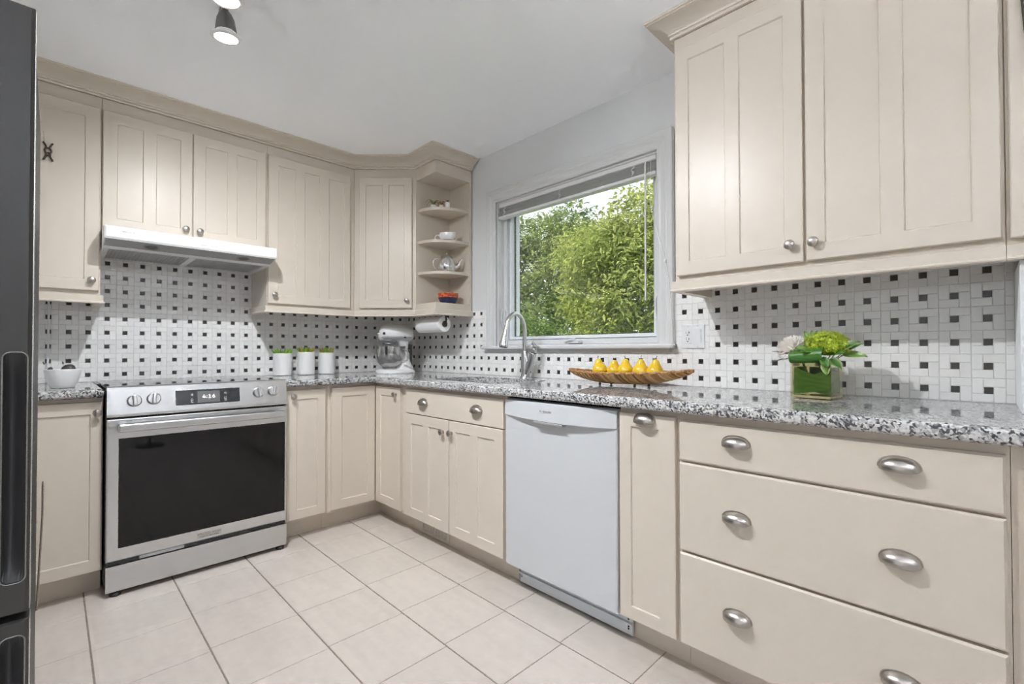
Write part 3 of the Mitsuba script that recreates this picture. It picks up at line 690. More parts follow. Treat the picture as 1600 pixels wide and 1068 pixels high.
mat('m_gasket', prin(rgb(0.06, 0.065, 0.05), 0.5))
put('pane', bx(WX0+0.0745, WX1-0.0745, 0.105, 0.106, 1.1795, WZ1-0.0745), GLASS, parent=W)
cr = thing('window_crank', 'white folding window crank on the bottom of the window frame', 'crank')
put('base', rbox(1.665, 1.770, 0.010, 0.0515, 1.122, 1.139, 0.006), WTRIM, 40, parent=cr)
put('arm', tube([[1.675, 0.004, 1.128], [1.70, 0.002, 1.138], [1.735, 0.003, 1.145], [1.752, 0.006, 1.146]], [0.005, 0.006, 0.006, 0.005], 10), WTRIM, True, parent=cr)
for x, nm in ((WX0+0.0135, 'left'), (WX1-0.0135, 'right')):
    s = 1 if nm == 'left' else -1
    l = thing('window_lock', 'slim white lock lever on the %s side of the window frame' % nm, 'lock')
    put('lever', tube(bez([[x+s*0.012, 0.030, 1.36], [x+s*0.016, 0.022, 1.33], [x+s*0.014, 0.024, 1.27], [x+s*0.012, 0.034, 1.235]], 8), [0.004]*24+[0.0055], 8), WTRIM, True, parent=l)
    put('plate', cbox(x+s*0.0065, x+s*0.022, 0.036, 0.0515, 1.25, 1.35, 0.002), WTRIM, parent=l)
# the raised blind
Bl = thing('window_blind', 'grey-white venetian blind drawn up at the top of the window', 'blind')
bx0, bx1 = WX0+0.016, WX1-0.016
put('head_rail', cbox(bx0, bx1, 0.0055, 0.040, 2.024, 2.049, 0.003), 'm_blind', parent=Bl)
mat('m_blind', prin(rgb(0.70, 0.70, 0.70), 0.35))
nsl = 8
sl = extr(Polygon([(0.002, 0), (0.012, 0.0016), (0.0235, 0.0022), (0.035, 0.0016), (0.045, 0), (0.045, 0.0009), (0.035, 0.0025), (0.0235, 0.0031), (0.012, 0.0025), (0.002, 0.0009)]), bx1-bx0)
sp = None
for i in range(nsl):
    q = tf(sl, np.array([[0, 0, 1, bx0], [1, 0, 0, 0.0], [0, 1, 0, 1.9715+i*0.0066+0.0008*math.sin(i*1.7)], [0, 0, 0, 1]]))
    q.apply_translation([0, 0.0025*math.sin(i*2.3), 0])
    put('slat', q, 'm_blind', 30, parent=Bl)
put('bottom_rail', cbox(bx0, bx1, 0.002, 0.044, 1.951, 1.969, 0.004), 'm_blind', parent=Bl)
for x in (1.185, 1.650, 2.130):
    pts = [[x, 0.0, 2.026], [x+0.004, -0.004, 2.012], [x-0.004, -0.005, 1.998], [x+0.003, -0.006, 1.984], [x-0.003, -0.005, 1.968], [x, -0.002, 1.95]]
    put('ladder_cord', cat_([tube(bez(pts, 6), 0.0014, 6), tube(bez([[a+0.009*(i % 2), b-0.001, c] for i, (a, b, c) in enumerate(pts)], 6), 0.0014, 6)]), WHITEM, True, parent=Bl)
put('wand', tube([[2.203, -0.002, 2.024], [2.203, -0.006, 2.00], [2.201, -0.006, 1.33]], [0.003, 0.0045, 0.0045], 8), 'm_blind', True, parent=Bl, label='long white tilt wand')
put('lift_cord', tube(bez([[2.232, -0.004, 2.02], [2.240, -0.024, 1.80], [2.275, -0.028, 1.66], [2.315, -0.028, 1.512], [2.333, -0.028, 1.42], [2.345, -0.03, 1.28], [2.350, -0.040, 1.13], [2.345, -0.052, 1.09]], 10), 0.0010, 6), WHITEM, True, parent=Bl)
put('tassel', lathe([(0, 0), (0.003, 0.002), (0.0045, 0.012), (0.002, 0.018), (0, 0.018)], 12, at=(2.317, -0.029, 1.50)), WHITEM, True, parent=Bl)

# ------------------------------------------------------------------ ceiling spot bar and the fill uplights added behind the camera
S = thing('spot_bar', 'pewter ceiling spotlight bar with bell-shaped heads', 'ceiling light')
put('bar', tube([[1.30, -1.640, 2.401], [2.20, -1.760, 2.401]], 0.010, 12), PEWTER, True, parent=S)
put('canopy', lathe([(0, 2.385), (0.05, 2.387), (0.06, 2.395), (0.06, 2.4148), (0, 2.4148)], 32, at=(1.71, -1.722, 0)), PEWTER, 40, parent=S)
for i, ((x, y), aim) in enumerate(zip(((1.372, -1.640), (1.590, -1.690), (1.85, -1.720), (2.12, -1.750)), ((0.60, -1.22, 0.0), (1.0, -0.8, 0.0), (2.0, -0.8, 0.0), (2.95, -0.45, 0.35)))):
    c = np.array([x, y, 2.282])
    d = np.array(aim)-c; d /= np.linalg.norm(d)
    d = 0.18*d+np.array([0.0, 0.02, -0.82]); d /= np.linalg.norm(d)
    h = put('head', lathe([(0.0, -0.100), (0.009, -0.099), (0.011, -0.088), (0.020, -0.078), (0.030, -0.055), (0.035, -0.022), (0.036, -0.010), (0.033, -0.010), (0.031, -0.022), (0.026, -0.052), (0.0, -0.060)], 32, at=c, axis=d), PEWTER, 40, parent=S)
    put('glass_rim', lathe([(0.034, -0.010), (0.041, -0.002), (0.0515, 0.006), (0.0525, 0.010), (0.049, 0.013), (0.0400, 0.0135), (0.034, 0.004), (0.0335, -0.009)], 36, at=c, axis=d), 'm_rim_glass', 40, parent=h, label='flared white glass rim')
    put('bulb', lathe([(0.0, 0.0125), (0.0335, 0.0125), (0.0385, 0.0132), (0.030, 0.0175), (0.0, 0.0200)], 32, at=c, axis=d), WHITEM, 40, parent=h, label='lit white bulb', emitter={**area((BULB, 0.965*BULB, 0.91*BULB)), 'sampling_weight': 0.1})
    e = c-d*0.09
    beam = np.array(aim)-c; beam /= np.linalg.norm(beam)
    o = c+d*0.024
    scene[num('beam')] = {'type': 'spot', 'to_world': T4().look_at(origin=o.tolist(), target=(o+beam).tolist(), up=[0.1, 0.2, 0.97]), 'intensity': rgb(0.97*SPOT[i], SPOT[i], 1.04*SPOT[i]), 'cutoff_angle': (74.0, 68.0, 68.0, 68.0)[i], 'beam_width': 15.0, 'sampling_weight': 3.0}
    put('arm', tube([[x+0.006, y, 2.399], [x+0.012, y, 2.385], e], [0.005, 0.006, 0.006], 8), PEWTER, True, parent=h)
mat('m_rim_glass', prin(rgb(0.85, 0.85, 0.85), 0.3))
for (x, y), lb in zip(((3.35, -3.5), (4.75, -2.7), (4.65, -1.3)), ('furthest back in the room', 'in the middle of the room', 'nearest the right cabinets')):
    l = thing('floor_lamp', 'made-up pewter uplighter added behind the camera for fill light, '+lb, 'floor lamp', 'added fill uplighters')  # invented lamps, added to bounce fill light off the ceiling
    put('base', lathe([(0, FZ), (0.14, FZ), (0.14, 0.012), (0.03, 0.03), (0.012, 0.04), (0.012, 1.66), (0, 1.66)], 32, at=(x, y, 0)), PEWTER, 40, parent=l)
    put('lamp_shade', lathe([(0.0, 1.655), (0.04, 1.66), (0.11, 1.70), (0.165, 1.77), (0.168, 1.77), (0.158, 1.775), (0.10, 1.715), (0.0, 1.69)], 40, at=(x, y, 0)), WHITEM, 40, parent=l)
    put('diffuser', lathe([(0, 1.752), (0.145, 1.752), (0.145, 1.756), (0, 1.758)], 40, at=(x, y, 0)), WHITEM, 40, parent=l, emitter={**area((0.94*UPLIGHT, UPLIGHT, 1.08*UPLIGHT)), 'sampling_weight': 1.5})

# ------------------------------------------------------------------ things on the counter
CT = CZ1
FX = thing('faucet', 'brushed steel pull-down kitchen faucet behind the sink', 'faucet')
fx, fy = 1.447, -0.088
put('base', lathe([(0, CT), (0.029, CT), (0.029, CT+0.004), (0.0245, CT+0.010), (0.0225, CT+0.030), (0.0235, CT+0.075), (0.0225, CT+0.11), (0.018, CT+0.145), (0.0145, CT+0.165), (0, CT+0.165)], 32, at=(fx, fy, 0)), FAUCET, 40, parent=FX)
sp_ = bez([[fx, fy, CT+0.15], [fx, fy, CT+0.22], [fx, fy-0.002, CT+0.30], [fx-0.002, fy-0.022, CT+0.355], [fx-0.004, fy-0.062, CT+0.383], [fx-0.006, fy-0.105, CT+0.372], [fx-0.008, fy-0.132, CT+0.335], [fx-0.009, fy-0.145, CT+0.29]], 10)
put('spout', tube(sp_, 0.0125, 14), FAUCET, True, parent=FX)
hd = sp_[-1]; dv = np.array([-0.004, -0.022, -0.115]); dv /= np.linalg.norm(dv)
put('spray_head', lathe([(0, -0.006), (0.0128, -0.006), (0.0135, 0.0), (0.0150, 0.02), (0.0200, 0.055), (0.0265, 0.095), (0.0268, 0.103), (0.024, 0.107), (0, 0.107)], 28, at=hd, axis=dv), FAUCET, 40, parent=FX)
put('spray_nozzle', lathe([(0, 0.1072), (0.0215, 0.1072), (0.0205, 0.1095), (0, 0.1095)], 24, at=hd, axis=dv), DGREY, 40, parent=FX)
hv = tube(bez([[fx+0.006, fy+0.004, CT+0.010], [fx+0.028, fy+0.008, CT+0.075], [fx+0.052, fy+0.012, CT+0.135], [fx+0.058, fy+0.013, CT+0.152]], 8), [0.020]*8+[0.021]*8+[0.0205]*8+[0.019], 16)
put('valve_body', hv, FAUCET, True, parent=FX)
put('lever', cat_([tube(bez([[fx+0.060, fy+0.0135, CT+0.154], [fx+0.070, fy+0.014, CT+0.180], [fx+0.076, fy+0.010, CT+0.200], [fx+0.066, fy-0.006, CT+0.212]], 8), [0.019]*8+[0.0165]*8+[0.011]*8+[0.007], 14)]), FAUCET, True, parent=FX)

# basket of pears
BK = thing('basket', 'boat-shaped woven wicker tray with small dark ball feet holding the pears', 'basket')
bcx, bcy, bl, bw = 2.195, -0.187, 0.318, 0.105
def hullpt(t, s, off=0.0):
    """t along the boat (-1, 1), s across (-1, 1)."""
    rise = 0.975+0.006*t+0.012*abs(t)**3
    half = bw*(1-abs(t)**1.9)**0.72+0.006
    dep = 0.040*(1-abs(t)**2.6)+0.0
    y = bcy+half*s*(1+off*4)
    z = rise-dep*(1-abs(s)**2.4)+off*(-1)*(1-abs(s)**3)
    return [bcx+bl*t, y, z]
ts, ss = np.linspace(-1, 1, 61), np.linspace(-1, 1, 25)
V = []; 
for off in (0.0, 0.004):
    for t in ts:
        for s in ss: V.append(hullpt(t, s, off))
F = []; n, k = len(ts), len(ss); N = n*k
for i in range(n-1):
    for j in range(k-1):
        q = [i*k+j, i*k+j+1, (i+1)*k+j+1, (i+1)*k+j]
        F += [[q[0], q[2], q[1]], [q[0], q[3], q[2]]]; q = [z+N for z in q]; F += [[q[0], q[1], q[2]], [q[0], q[2], q[3]]]
    for j in (0, k-1):
        q = [i*k+j, (i+1)*k+j, (i+1)*k+j+N, i*k+j+N]; F += [[q[0], q[1], q[2]], [q[0], q[2], q[3]]]
put('tray', trimesh.Trimesh(V, F, process=False), WICKERD, True, parent=BK)
st_, sc_ = [], []
WCOL = [(0.58, 0.35, 0.14), (0.46, 0.24, 0.08), (0.17, 0.07, 0.02), (0.62, 0.42, 0.20), (0.30, 0.14, 0.045)]
for side in (-1, 1):
    for i, t in enumerate(np.linspace(-0.97, 0.97, 76)):
        pts = [hullpt(np.clip(t+0.07*(1-q)+rng.normal(0, 0.002), -0.99, 0.99), side*q, 0.0065) for q in np.linspace(0.06, 1.0, 7)]
        m = tube(pts, 0.0035+0.0006*rng.random(), 6); st_.append(m)
        sc_.append(np.tile(np.array(WCOL[int(rng.integers(5))])*(0.85+0.3*rng.random()), (len(m.vertices), 1)))
put('wicker_strands', cat_(st_), PLANT, True, color=np.vstack(sc_), parent=BK, kind='stuff')
rim = []
for side in (-1, 1):
    for o in (0.0, 0.004):
        rim.append(tube([np.array(hullpt(t, side, 0.004))+[0, 0.002*math.sin(40*t+o*900), 0.002+o+0.0012*math.cos(40*t)] for t in np.linspace(-1, 1, 80)], 0.0038, 6))
put('rim', cat_(rim), WICKER, True, parent=BK)
for s in (-1, 1): put('tip', rbox(bcx+s*bl-0.011, bcx+s*bl+0.011, bcy-0.010, bcy+0.010, hullpt(s, 0)[2]-0.006, hullpt(s, 0)[2]+0.010, 0.004), WICKER, 40, parent=BK)
for x, y in ((2.073, -0.215), (2.098, -0.155), (2.262, -0.215), (2.300, -0.155)):
    put('foot', cat_([lathe([(0, CT), (0.005, CT+0.001), (0.0068, CT+0.006), (0.005, CT+0.0105), (0.003, CT+0.0115), (0.003, CT+0.017), (0, CT+0.017)], 14, at=(x, y, 0))]), BRONZE, 50, parent=BK, label='small dark ball foot')
PP = [(0, 0), (0.018, 0.0005), (0.030, 0.007), (0.0365, 0.020), (0.0365, 0.032), (0.031, 0.046), (0.0225, 0.058), (0.0175, 0.068), (0.0145, 0.076), (0.009, 0.0815), (0.003, 0.0825), (0, 0.0815)]
pp = bez(np.column_stack([np.array(PP), np.zeros(len(PP))]), 4)[:, :2]; pp[:, 0] = np.maximum(pp[:, 0], 0)
pinfo = [('leftmost pear in the wicker tray, leaning left', 2.060, -0.190, 9, 200, 1.0, (0.003, 0, 0.018)),
         ('second pear from the left, small, its stem bent sideways', 2.122, -0.170, 3, 30, 0.93, (0.012, -0.003, 0.004)),
         ('middle pear of the five in the wicker tray', 2.198, -0.188, 4, 120, 1.0, (-0.006, 0, 0.017)),
         ('fourth pear from the left in the wicker tray', 2.276, -0.188, 3, 330, 1.0, (0.002, 0, 0.020)),
         ('rightmost pear in the wicker tray', 2.345, -0.186, 4, 20, 1.0, (0.004, 0, 0.018))]
for lb, x, y, tilt, az, sc, sv in pinfo:
    k = thing('pear', 'glossy yellow '+lb, 'pear', 'pears in the wicker tray')
    m = lathe(pp, 28)
    st2 = tube([[0, 0, 0.079], [sv[0]*0.4, sv[1]*0.4, 0.079+sv[2]*0.6], [sv[0], sv[1], 0.080+sv[2]]], [0.0018, 0.0013, 0.0018], 6)
    A = trimesh.transformations.rotation_matrix(math.radians(tilt), [-math.sin(math.radians(az)), math.cos(math.radians(az)), 0])
    A[:3, :3] *= sc; A[:3, 3] = (x, y, 0.9595)
    put('fruit', tf(m, A), PEAR, 60, parent=k)
    put('stem', tf(st2, A), STEM, True, parent=k)

# white pots with little succulents
def blades(n, r, h0, h1, spread, cols, wid=0.004, thick=0.0022):
    V, F, C = [], [], []
    for i in range(n):
        a = rng.random()*2*np.pi; rr = r*math.sqrt(rng.random()); h = h0+(h1-h0)*rng.random()
        b = np.array([rr*math.cos(a), rr*math.sin(a), 0]); d = np.array([math.cos(a)*spread*rr/r, math.sin(a)*spread*rr/r, 1.0]); d /= np.linalg.norm(d)
        m = tube([b, b+d*h*0.5, b+d*h*0.85+[0, 0, 0.001], b+d*h], [wid*0.7, wid, wid*0.6, 0.0004], 5)
        c = np.array(cols[int(rng.integers(len(cols)))])*(0.8+0.4*rng.random())
        F.append(np.array(m.faces)+sum(len(v) for v in V)); V.append(np.array(m.vertices)); C.append(np.tile(c, (len(m.vertices), 1)))
    return trimesh.Trimesh(np.vstack(V), np.vstack(F), process=False), np.vstack(C)
gcol = [(0.22, 0.42, 0.03), (0.30, 0.48, 0.05), (0.14, 0.30, 0.02)]
for y, r, h, lb, cl in ((-1.002, 0.0560, 0.150, 'white ribbed ceramic pot nearest the range with a succulent rosette', gcol),
                        (-0.8465, 0.0560, 0.157, 'middle white ceramic pot of three with a spiky green succulent', gcol+[(0.45, 0.22, 0.06)]),
                        (-0.7010, 0.0545, 0.152, 'white ceramic pot of three nearest the stand mixer, succulent with reddish tips', gcol+[(0.40, 0.18, 0.06)])):
    k = thing('succulent_pot', lb, 'plant pot', 'white succulent pots')
    zs = np.linspace(0.006, h-0.012, 27)
    pr_ = [(0, 0), (r-0.007, 0), (r-0.002, 0.003)] + [(r-0.0006*(i % 2), z) for i, z in enumerate(zs)] + [(r, h-0.006), (r-0.002, h), (r-0.005, h-0.001), (r-0.006, h-0.02), (0, h-0.02)]
    put('pot', lathe(pr_, 40, at=(0.072, y, CT)), WHITEM, 30, parent=k)
    put('soil', lathe([(0, h-0.0198), (r-0.0065, h-0.0198), (0, h-0.012)], 24, at=(0.072, y, CT)), BARK, parent=k)
    m, c = blades(46 if 'rosette' not in lb else 30, r*0.72, 0.036, 0.058, 0.9 if 'rosette' in lb else 0.40, cl, 0.0045)
    m.apply_translation([0.072, y, CT+h-0.016])
    put('succulent', m, PLANT, True, color=c, parent=k)

# white bowl at the far left, with a dark avocado
bw_ = thing('bowl', 'white ceramic bowl on the counter left of the range', 'bowl')
bxx, byy = 0.42, -2.066
put('body', lathe([(0.74*r_, z_) for r_, z_ in [(0, CT), (0.052, CT), (0.056, CT+0.002), (0.070, CT+0.026), (0.081, CT+0.056), (0.0865, CT+0.084), (0.0840, CT+0.086), (0.078, CT+0.056), (0.066, CT+0.028), (0.050, CT+0.008), (0, CT+0.007)]], 48, at=(bxx, byy, 0)), CERAMIC, 40, parent=bw_)
for lb, dx, dy, sc in (('larger dark avocado in the white bowl, at the right', 0.0, 0.022, (0.026, 0.029, 0.027)), ('smaller dark avocado in the white bowl, beside the fridge edge', 0.0, -0.040, (0.013, 0.011, 0.016))):
    m = trimesh.creation.icosphere(3); v = np.array(m.vertices); v *= 1+0.03*(meshkit.noise(v*9)[:, None]-0.5); v[:, 1] *= 1-0.25*v[:, 1].clip(0)
    m = trimesh.Trimesh(v*np.array(sc)+[bxx+dx, byy+dy, CT+0.080], m.faces, process=False)
    k = thing('avocado', lb, 'avocado', 'avocados in the white bowl'); put('fruit', m, AVOCADO, True, parent=k)
    put('stem', tube([[bxx+dx, byy+dy-0.02, CT+0.108], [bxx+dx, byy+dy-0.024, CT+0.120]], [0.003, 0.002], 6), STEM, True, parent=k)
put('power_cord', tube(bez([[0.030, -2.116, 1.3575], [0.022, -2.116, 1.25], [0.018, -2.1165, 1.12], [0.016, -2.117, 0.99], [0.018, -2.117, 0.924]], 8), 0.0045, 8), WHITE, True, 'white power cord hanging from the far left wall cabinet', 'cord')

# stand mixer in the corner
MX = thing('stand_mixer', 'white stand mixer with steel bowl in the counter corner', 'mixer')
ang = math.radians(250)                     # the head points to the left of the photo
Mm = np.eye(4); Mm[:3, 0] = (math.cos(ang), math.sin(ang), 0); Mm[:3, 1] = (-math.sin(ang), math.cos(ang), 0); Mm[:3, 3] = (0.340, -0.305, CT)
a = np.linspace(0, 2*np.pi, 41)[:-1]
def sup(a, rx, ry, e=2.6):
    return np.sign(np.cos(a))*np.abs(np.cos(a))**(2/e)*rx, np.sign(np.sin(a))*np.abs(np.sin(a))**(2/e)*ry
rings = []
for z, sx, sy, cx in ((0, 0.138, 0.100, 0.0), (0.006, 0.141, 0.104, 0.0), (0.018, 0.139, 0.102, 0.0), (0.026, 0.130, 0.092, 0.002), (0.030, 0.110, 0.075, 0.006)):
    x, y = sup(a, sx, sy, 2.8)
    y = y*(1-0.25*np.clip(-x/sx, 0, 1)**2)
    rings.append(np.column_stack([x+cx, y, np.full(40, z)]))
put('base', tf(loft(rings), Mm), CERAMIC, 40, parent=MX)
rings = []
for z, cx, sx, sy in ((0.020, -0.060, 0.074, 0.060), (0.045, -0.066, 0.060, 0.048), (0.08, -0.066, 0.042, 0.036), (0.13, -0.064, 0.031, 0.031), (0.18, -0.060, 0.029, 0.031), (0.212, -0.056, 0.036, 0.038), (0.235, -0.052, 0.050, 0.046)):
    x, y = sup(a, sx, sy, 2.4); rings.append(np.column_stack([x+cx, y, np.full(40, z)]))
put('column', tf(loft(rings), Mm), CERAMIC, 40, parent=MX)
rings = []
for x, r, zc, f in ((-0.128, 0.010, 0.283, 1.0), (-0.124, 0.036, 0.283, 1.0), (-0.108, 0.053, 0.283, 1.0), (-0.06, 0.0600, 0.286, 1.02), (0.0, 0.0630, 0.290, 1.08), (0.05, 0.0630, 0.292, 1.12), (0.085, 0.059, 0.289, 1.12), (0.108, 0.049, 0.281, 1.05), (0.121, 0.026, 0.274, 0.9), (0.125, 0.008, 0.272, 0.8)):
    y, z = sup(a, r, r*f, 2.2); rings.append(np.column_stack([np.full(40, x), y, z*np.where(z < 0, 0.9, 1)+zc]))
put('head', tf(loft(rings), Mm), CERAMIC, 40, parent=MX)
put('trim_band', tf(cat_([cbox(-0.121, 0.108, s*0.0612-0.002, s*0.0612+0.0025, 0.255, 0.2665, 0.001) for s in (-1, 1)]), Mm), MGREY, parent=MX)
put('neck', tf(lathe([(0, 0.208), (0.046, 0.208), (0.048, 0.214), (0.044, 0.222), (0.048, 0.232), (0.04, 0.240), (0, 0.240)], 32, at=(0.045, 0, 0)), Mm), STEEL, 40, parent=MX)
put('attachment_hub', tf(cat_([lathe([(0, 0), (0.019, 0), (0.019, 0.012), (0.015, 0.015), (0, 0.015)], 24, at=(0.119, 0, 0.287), axis=(1, 0, 0))]), Mm), CHROME, 40, parent=MX)
put('hub_knob', tf(lathe([(0, 0), (0.010, 0), (0.010, 0.016), (0, 0.018)], 20, at=(0.088, 0.045, 0.289), axis=(0.3, 1, 0)), Mm), BLACK, 40, parent=MX)
put('speed_lever', tf(cat_([lathe([(0, 0), (0.007, 0), (0.007, 0.014), (0, 0.016)], 16, at=(-0.055, s*0.058, 0.262), axis=(0, s, 0)) for s in (-1, 1)]), Mm), BLACK, 40, parent=MX)
for x, z in ((0.062, 0.258),): put('screw', tf(lathe([(0, 0), (0.004, 0), (0.003, 0.003), (0, 0.003)], 12, at=(x, 0.0605, z), axis=(0, 1, 0)), Mm), BLACK, parent=MX)
put('bowl', tf(lathe([(0, 0.030), (0.050, 0.030), (0.052, 0.036), (0.046, 0.046), (0.060, 0.052), (0.085, 0.075), (0.102, 0.110), (0.108, 0.150), (0.109, 0.192), (0.112, 0.194), (0.112, 0.197), (0.107, 0.196), (0.105, 0.150), (0.098, 0.110), (0.08, 0.077), (0.05, 0.055), (0, 0.05)], 48, at=(0.040, 0, 0)), Mm), MIXBOWL, 40, parent=MX)
put('bowl_handle', tf(tube(bez([[-0.030, 0.085, 0.175], [-0.055, 0.105, 0.170], [-0.072, 0.112, 0.135], [-0.060, 0.105, 0.095], [-0.030, 0.080, 0.090]], 8), 0.006, 10), Mm), CHROME, True, parent=MX)
put('beater', tf(tube([[0.045, 0, 0.21], [0.045, 0, 0.10]], 0.006, 8), Mm), STEEL, True, parent=MX)
bd_ = thing('board', 'grey board with a pale clip standing behind the stand mixer', 'board')
Mb = FB(0.0, -0.0)
put('panel', cbox(0.145, 0.262, -0.122, -0.112, CT, CT+0.215, 0.003), BOARD, parent=bd_)
put('clip', cbox(0.205, 0.250, -0.126, -0.1225, CT+0.165, CT+0.172, 0.001), CHROME, parent=bd_)

# paper towel under the end shelf
pt = thing('paper_towel', 'white paper towel roll under the end shelf', 'paper towel')
rr = lathe([(0.019, -0.14), (0.052, -0.14), (0.0545, -0.137), (0.0545, 0.137), (0.052, 0.14), (0.019, 0.14), (0.019, -0.14)], 40, at=(0.665, -0.205, 1.262), axis=(1, 0, 0))
put('roll', rr, PAPER, 40, parent=pt)
ho = thing('towel_holder', 'dark metal rod holder carrying the paper towel roll', 'holder')
put('rod', tube([[0.515, -0.205, 1.262], [0.813, -0.205, 1.262]], 0.010, 12), BRONZE, True, parent=ho)
put('end_cap', lathe([(0, 0), (0.021, 0), (0.021, 0.005), (0, 0.008)], 24, at=(0.8065, -0.205, 1.262), axis=(1, 0, 0)), BRONZE, 40, parent=ho)
put('bracket', cat_([tube(bez([[0.812, -0.205, 1.262], [0.822, -0.203, 1.285], [0.818, -0.20, 1.3195]], 6), 0.006, 8), cbox(0.79, 0.83, -0.225, -0.185, 1.3195, 1.3595, 0.002)]), BRONZE, True, parent=ho)

# things on the end shelf
sh = [1.402, 1.625, 1.841, 2.063]
RB = thing('bowl', 'small bowl with dark blue base and red patterned rim on the lowest shelf', 'bowl')
put('base', lathe([(0, sh[0]), (0.046, sh[0]), (0.050, sh[0]+0.004), (0.066, sh[0]+0.038), (0.069, sh[0]+0.046), (0.064, sh[0]+0.044), (0.044, sh[0]+0.010), (0, sh[0]+0.008)], 40, at=(0.745, -0.13, 0)), BLUEBOWL, 40, parent=RB)
put('rim_band', lathe([(0.0692, sh[0]+0.0464), (0.0725, sh[0]+0.076), (0.0710, sh[0]+0.079), (0.068, sh[0]+0.077), (0.0645, sh[0]+0.0464), (0.0692, sh[0]+0.0464)], 40, at=(0.745, -0.13, 0)), REDBAND, 40, parent=RB, label='red glazed band with dark and orange spots')
TP = thing('teapot', 'shiny chrome teapot on the second shelf from the bottom', 'teapot')
tx, ty = 0.737, -0.135; tz = sh[1]
put('body', lathe([(0, tz), (0.050, tz), (0.053, tz+0.004), (0.062, tz+0.028), (0.063, tz+0.052), (0.055, tz+0.085), (0.040, tz+0.108), (0.038, tz+0.111), (0, tz+0.111)], 40, at=(tx, ty, 0)), CHROME, 40, parent=TP)
put('lid', lathe([(0, tz+0.1112), (0.037, tz+0.1112), (0.030, tz+0.121), (0.012, tz+0.127), (0.005, tz+0.128), (0.006, tz+0.134), (0.0075, tz+0.138), (0.004, tz+0.142), (0, tz+0.142)], 32, at=(tx, ty, 0)), CHROME, 40, parent=TP)
e1 = np.array([S2, S2, 0])
c0 = np.array([tx, ty, tz])
put('spout', tube(bez([c0+e1*0.052+[0, 0, 0.035], c0+e1*0.078+[0, 0, 0.048], c0+e1*0.092+[0, 0, 0.075], c0+e1*0.108+[0, 0, 0.098]], 8), np.linspace(0.017, 0.007, 25), 12), CHROME, True, parent=TP)
put('handle', tube(bez([c0-e1*0.046+[0, 0, 0.095], c0-e1*0.075+[0, 0, 0.100], c0-e1*0.096+[0, 0, 0.078], c0-e1*0.086+[0, 0, 0.040], c0-e1*0.056+[0, 0, 0.010]], 8), 0.0045, 10), CHROME, True, parent=TP)
GB = thing('gravy_boat', 'white gravy boat with loop handle on the third shelf from the bottom', 'gravy boat')
gz = sh[2]; c0 = np.array([0.745, -0.135, gz]); e2 = np.array([-S2, S2, 0])
rings = []
for z, sx, sy, o in ((0, 0.036, 0.026, 0), (0.004, 0.040, 0.029, 0), (0.030, 0.054, 0.037, 0.002), (0.052, 0.056, 0.038, 0.006), (0.062, 0.058, 0.038, 0.010), (0.060, 0.053, 0.034, 0.010), (0.03, 0.048, 0.032, 0.003), (0.010, 0.034, 0.024, 0)):
    x, y = np.cos(a)*sx, np.sin(a)*sy
    x = x+o*np.clip(np.cos(a), 0, 1)**2
    zz = z+0.006*np.clip(np.cos(a), 0, 1)**3*(z > 0.05)
    rings.append(c0+np.outer(x, e1)+np.outer(y, e2)+np.outer(np.broadcast_to(zz, a.shape), [0, 0, 1]))
put('body', loft(rings), CERAMIC, 50, parent=GB)
put('handle', tube(bez([c0-e1*0.050+[0, 0, 0.038], c0-e1*0.072+[0, 0, 0.050], c0-e1*0.086+[0, 0, 0.030], c0-e1*0.080+[0, 0, 0.006]], 8), 0.004, 8), CERAMIC, True, parent=GB)
put('saucer', lathe([(0, gz+0.0), (0.035, gz+0.0), (0.062, gz+0.005), (0.066, gz+0.008), (0.060, gz+0.0078), (0.034, gz+0.003), (0, gz+0.003)], 40, at=(0.742, -0.142, -0.0003)), CERAMIC, 40, parent=GB)
pz = sh[3]
def tiny_pot(x, y, r, h, lb, mt, cols, n, hh, spread, drop):
    k = thing('tiny_plant', lb, 'plant', 'tiny plants on the top shelf')
    rr_ = [(0, 0), (r*0.85, 0), (r, h*0.35)] + [(r*(1 if i % 2 else 0.94), h*(0.35+0.65*i/8)) for i in range(9)] + [(r*0.85, h), (r*0.8, h*0.8), (0, h*0.8)]
    put('pot', lathe(rr_, 20, at=(x, y, pz)), WHITEM, 30, parent=k)
    ms, cs = [], []
    for i in range(n):
        t = 2*np.pi*i/n+rng.random()*0.5
        d = np.array([math.cos(t), math.sin(t), 0])
        L = hh*(0.7+0.6*rng.random())
        pts = bez([[0, 0, h*0.85], d*L*0.45*spread+[0, 0, h+L*0.75], d*L*0.85*spread+[0, 0, h+L*(0.75-0.3*drop)], d*L*1.1*spread+[0, 0, h+L*(0.55-0.9*drop)]], 4)
        m = tube(pts, np.linspace(0.0030, 0.0008, len(pts)), 5); m.apply_translation([x, y, pz]); ms.append(m)
        cs.append(np.tile(np.array(cols[i % len(cols)])*(0.7+0.6*rng.random()), (len(m.vertices), 1)))
    put('leaves', cat_(ms), PLANT, True, color=np.vstack(cs), parent=k)
    return k
tiny_pot(0.705, -0.225, 0.020, 0.026, 'tiny white pot with arching olive green leaves on the top shelf', WHITEM, [(0.12, 0.16, 0.04), (0.20, 0.24, 0.08), (0.10, 0.09, 0.06)], 12, 0.034, 1.3, 0.8)
tiny_pot(0.755, -0.195, 0.016, 0.020, 'tiny white pot with red and orange leaves in the middle of the top shelf', WHITEM, [(0.40, 0.07, 0.03), (0.55, 0.22, 0.05), (0.12, 0.16, 0.04)], 10, 0.028, 1.0, 0.7)
tiny_pot(0.785, -0.165, 0.017, 0.040, 'tiny taller white pot with a dark brown bud at the right of the top shelf', WHITEM, [(0.03, 0.02, 0.015), (0.08, 0.02, 0.02)], 7, 0.016, 0.7, 0.1)

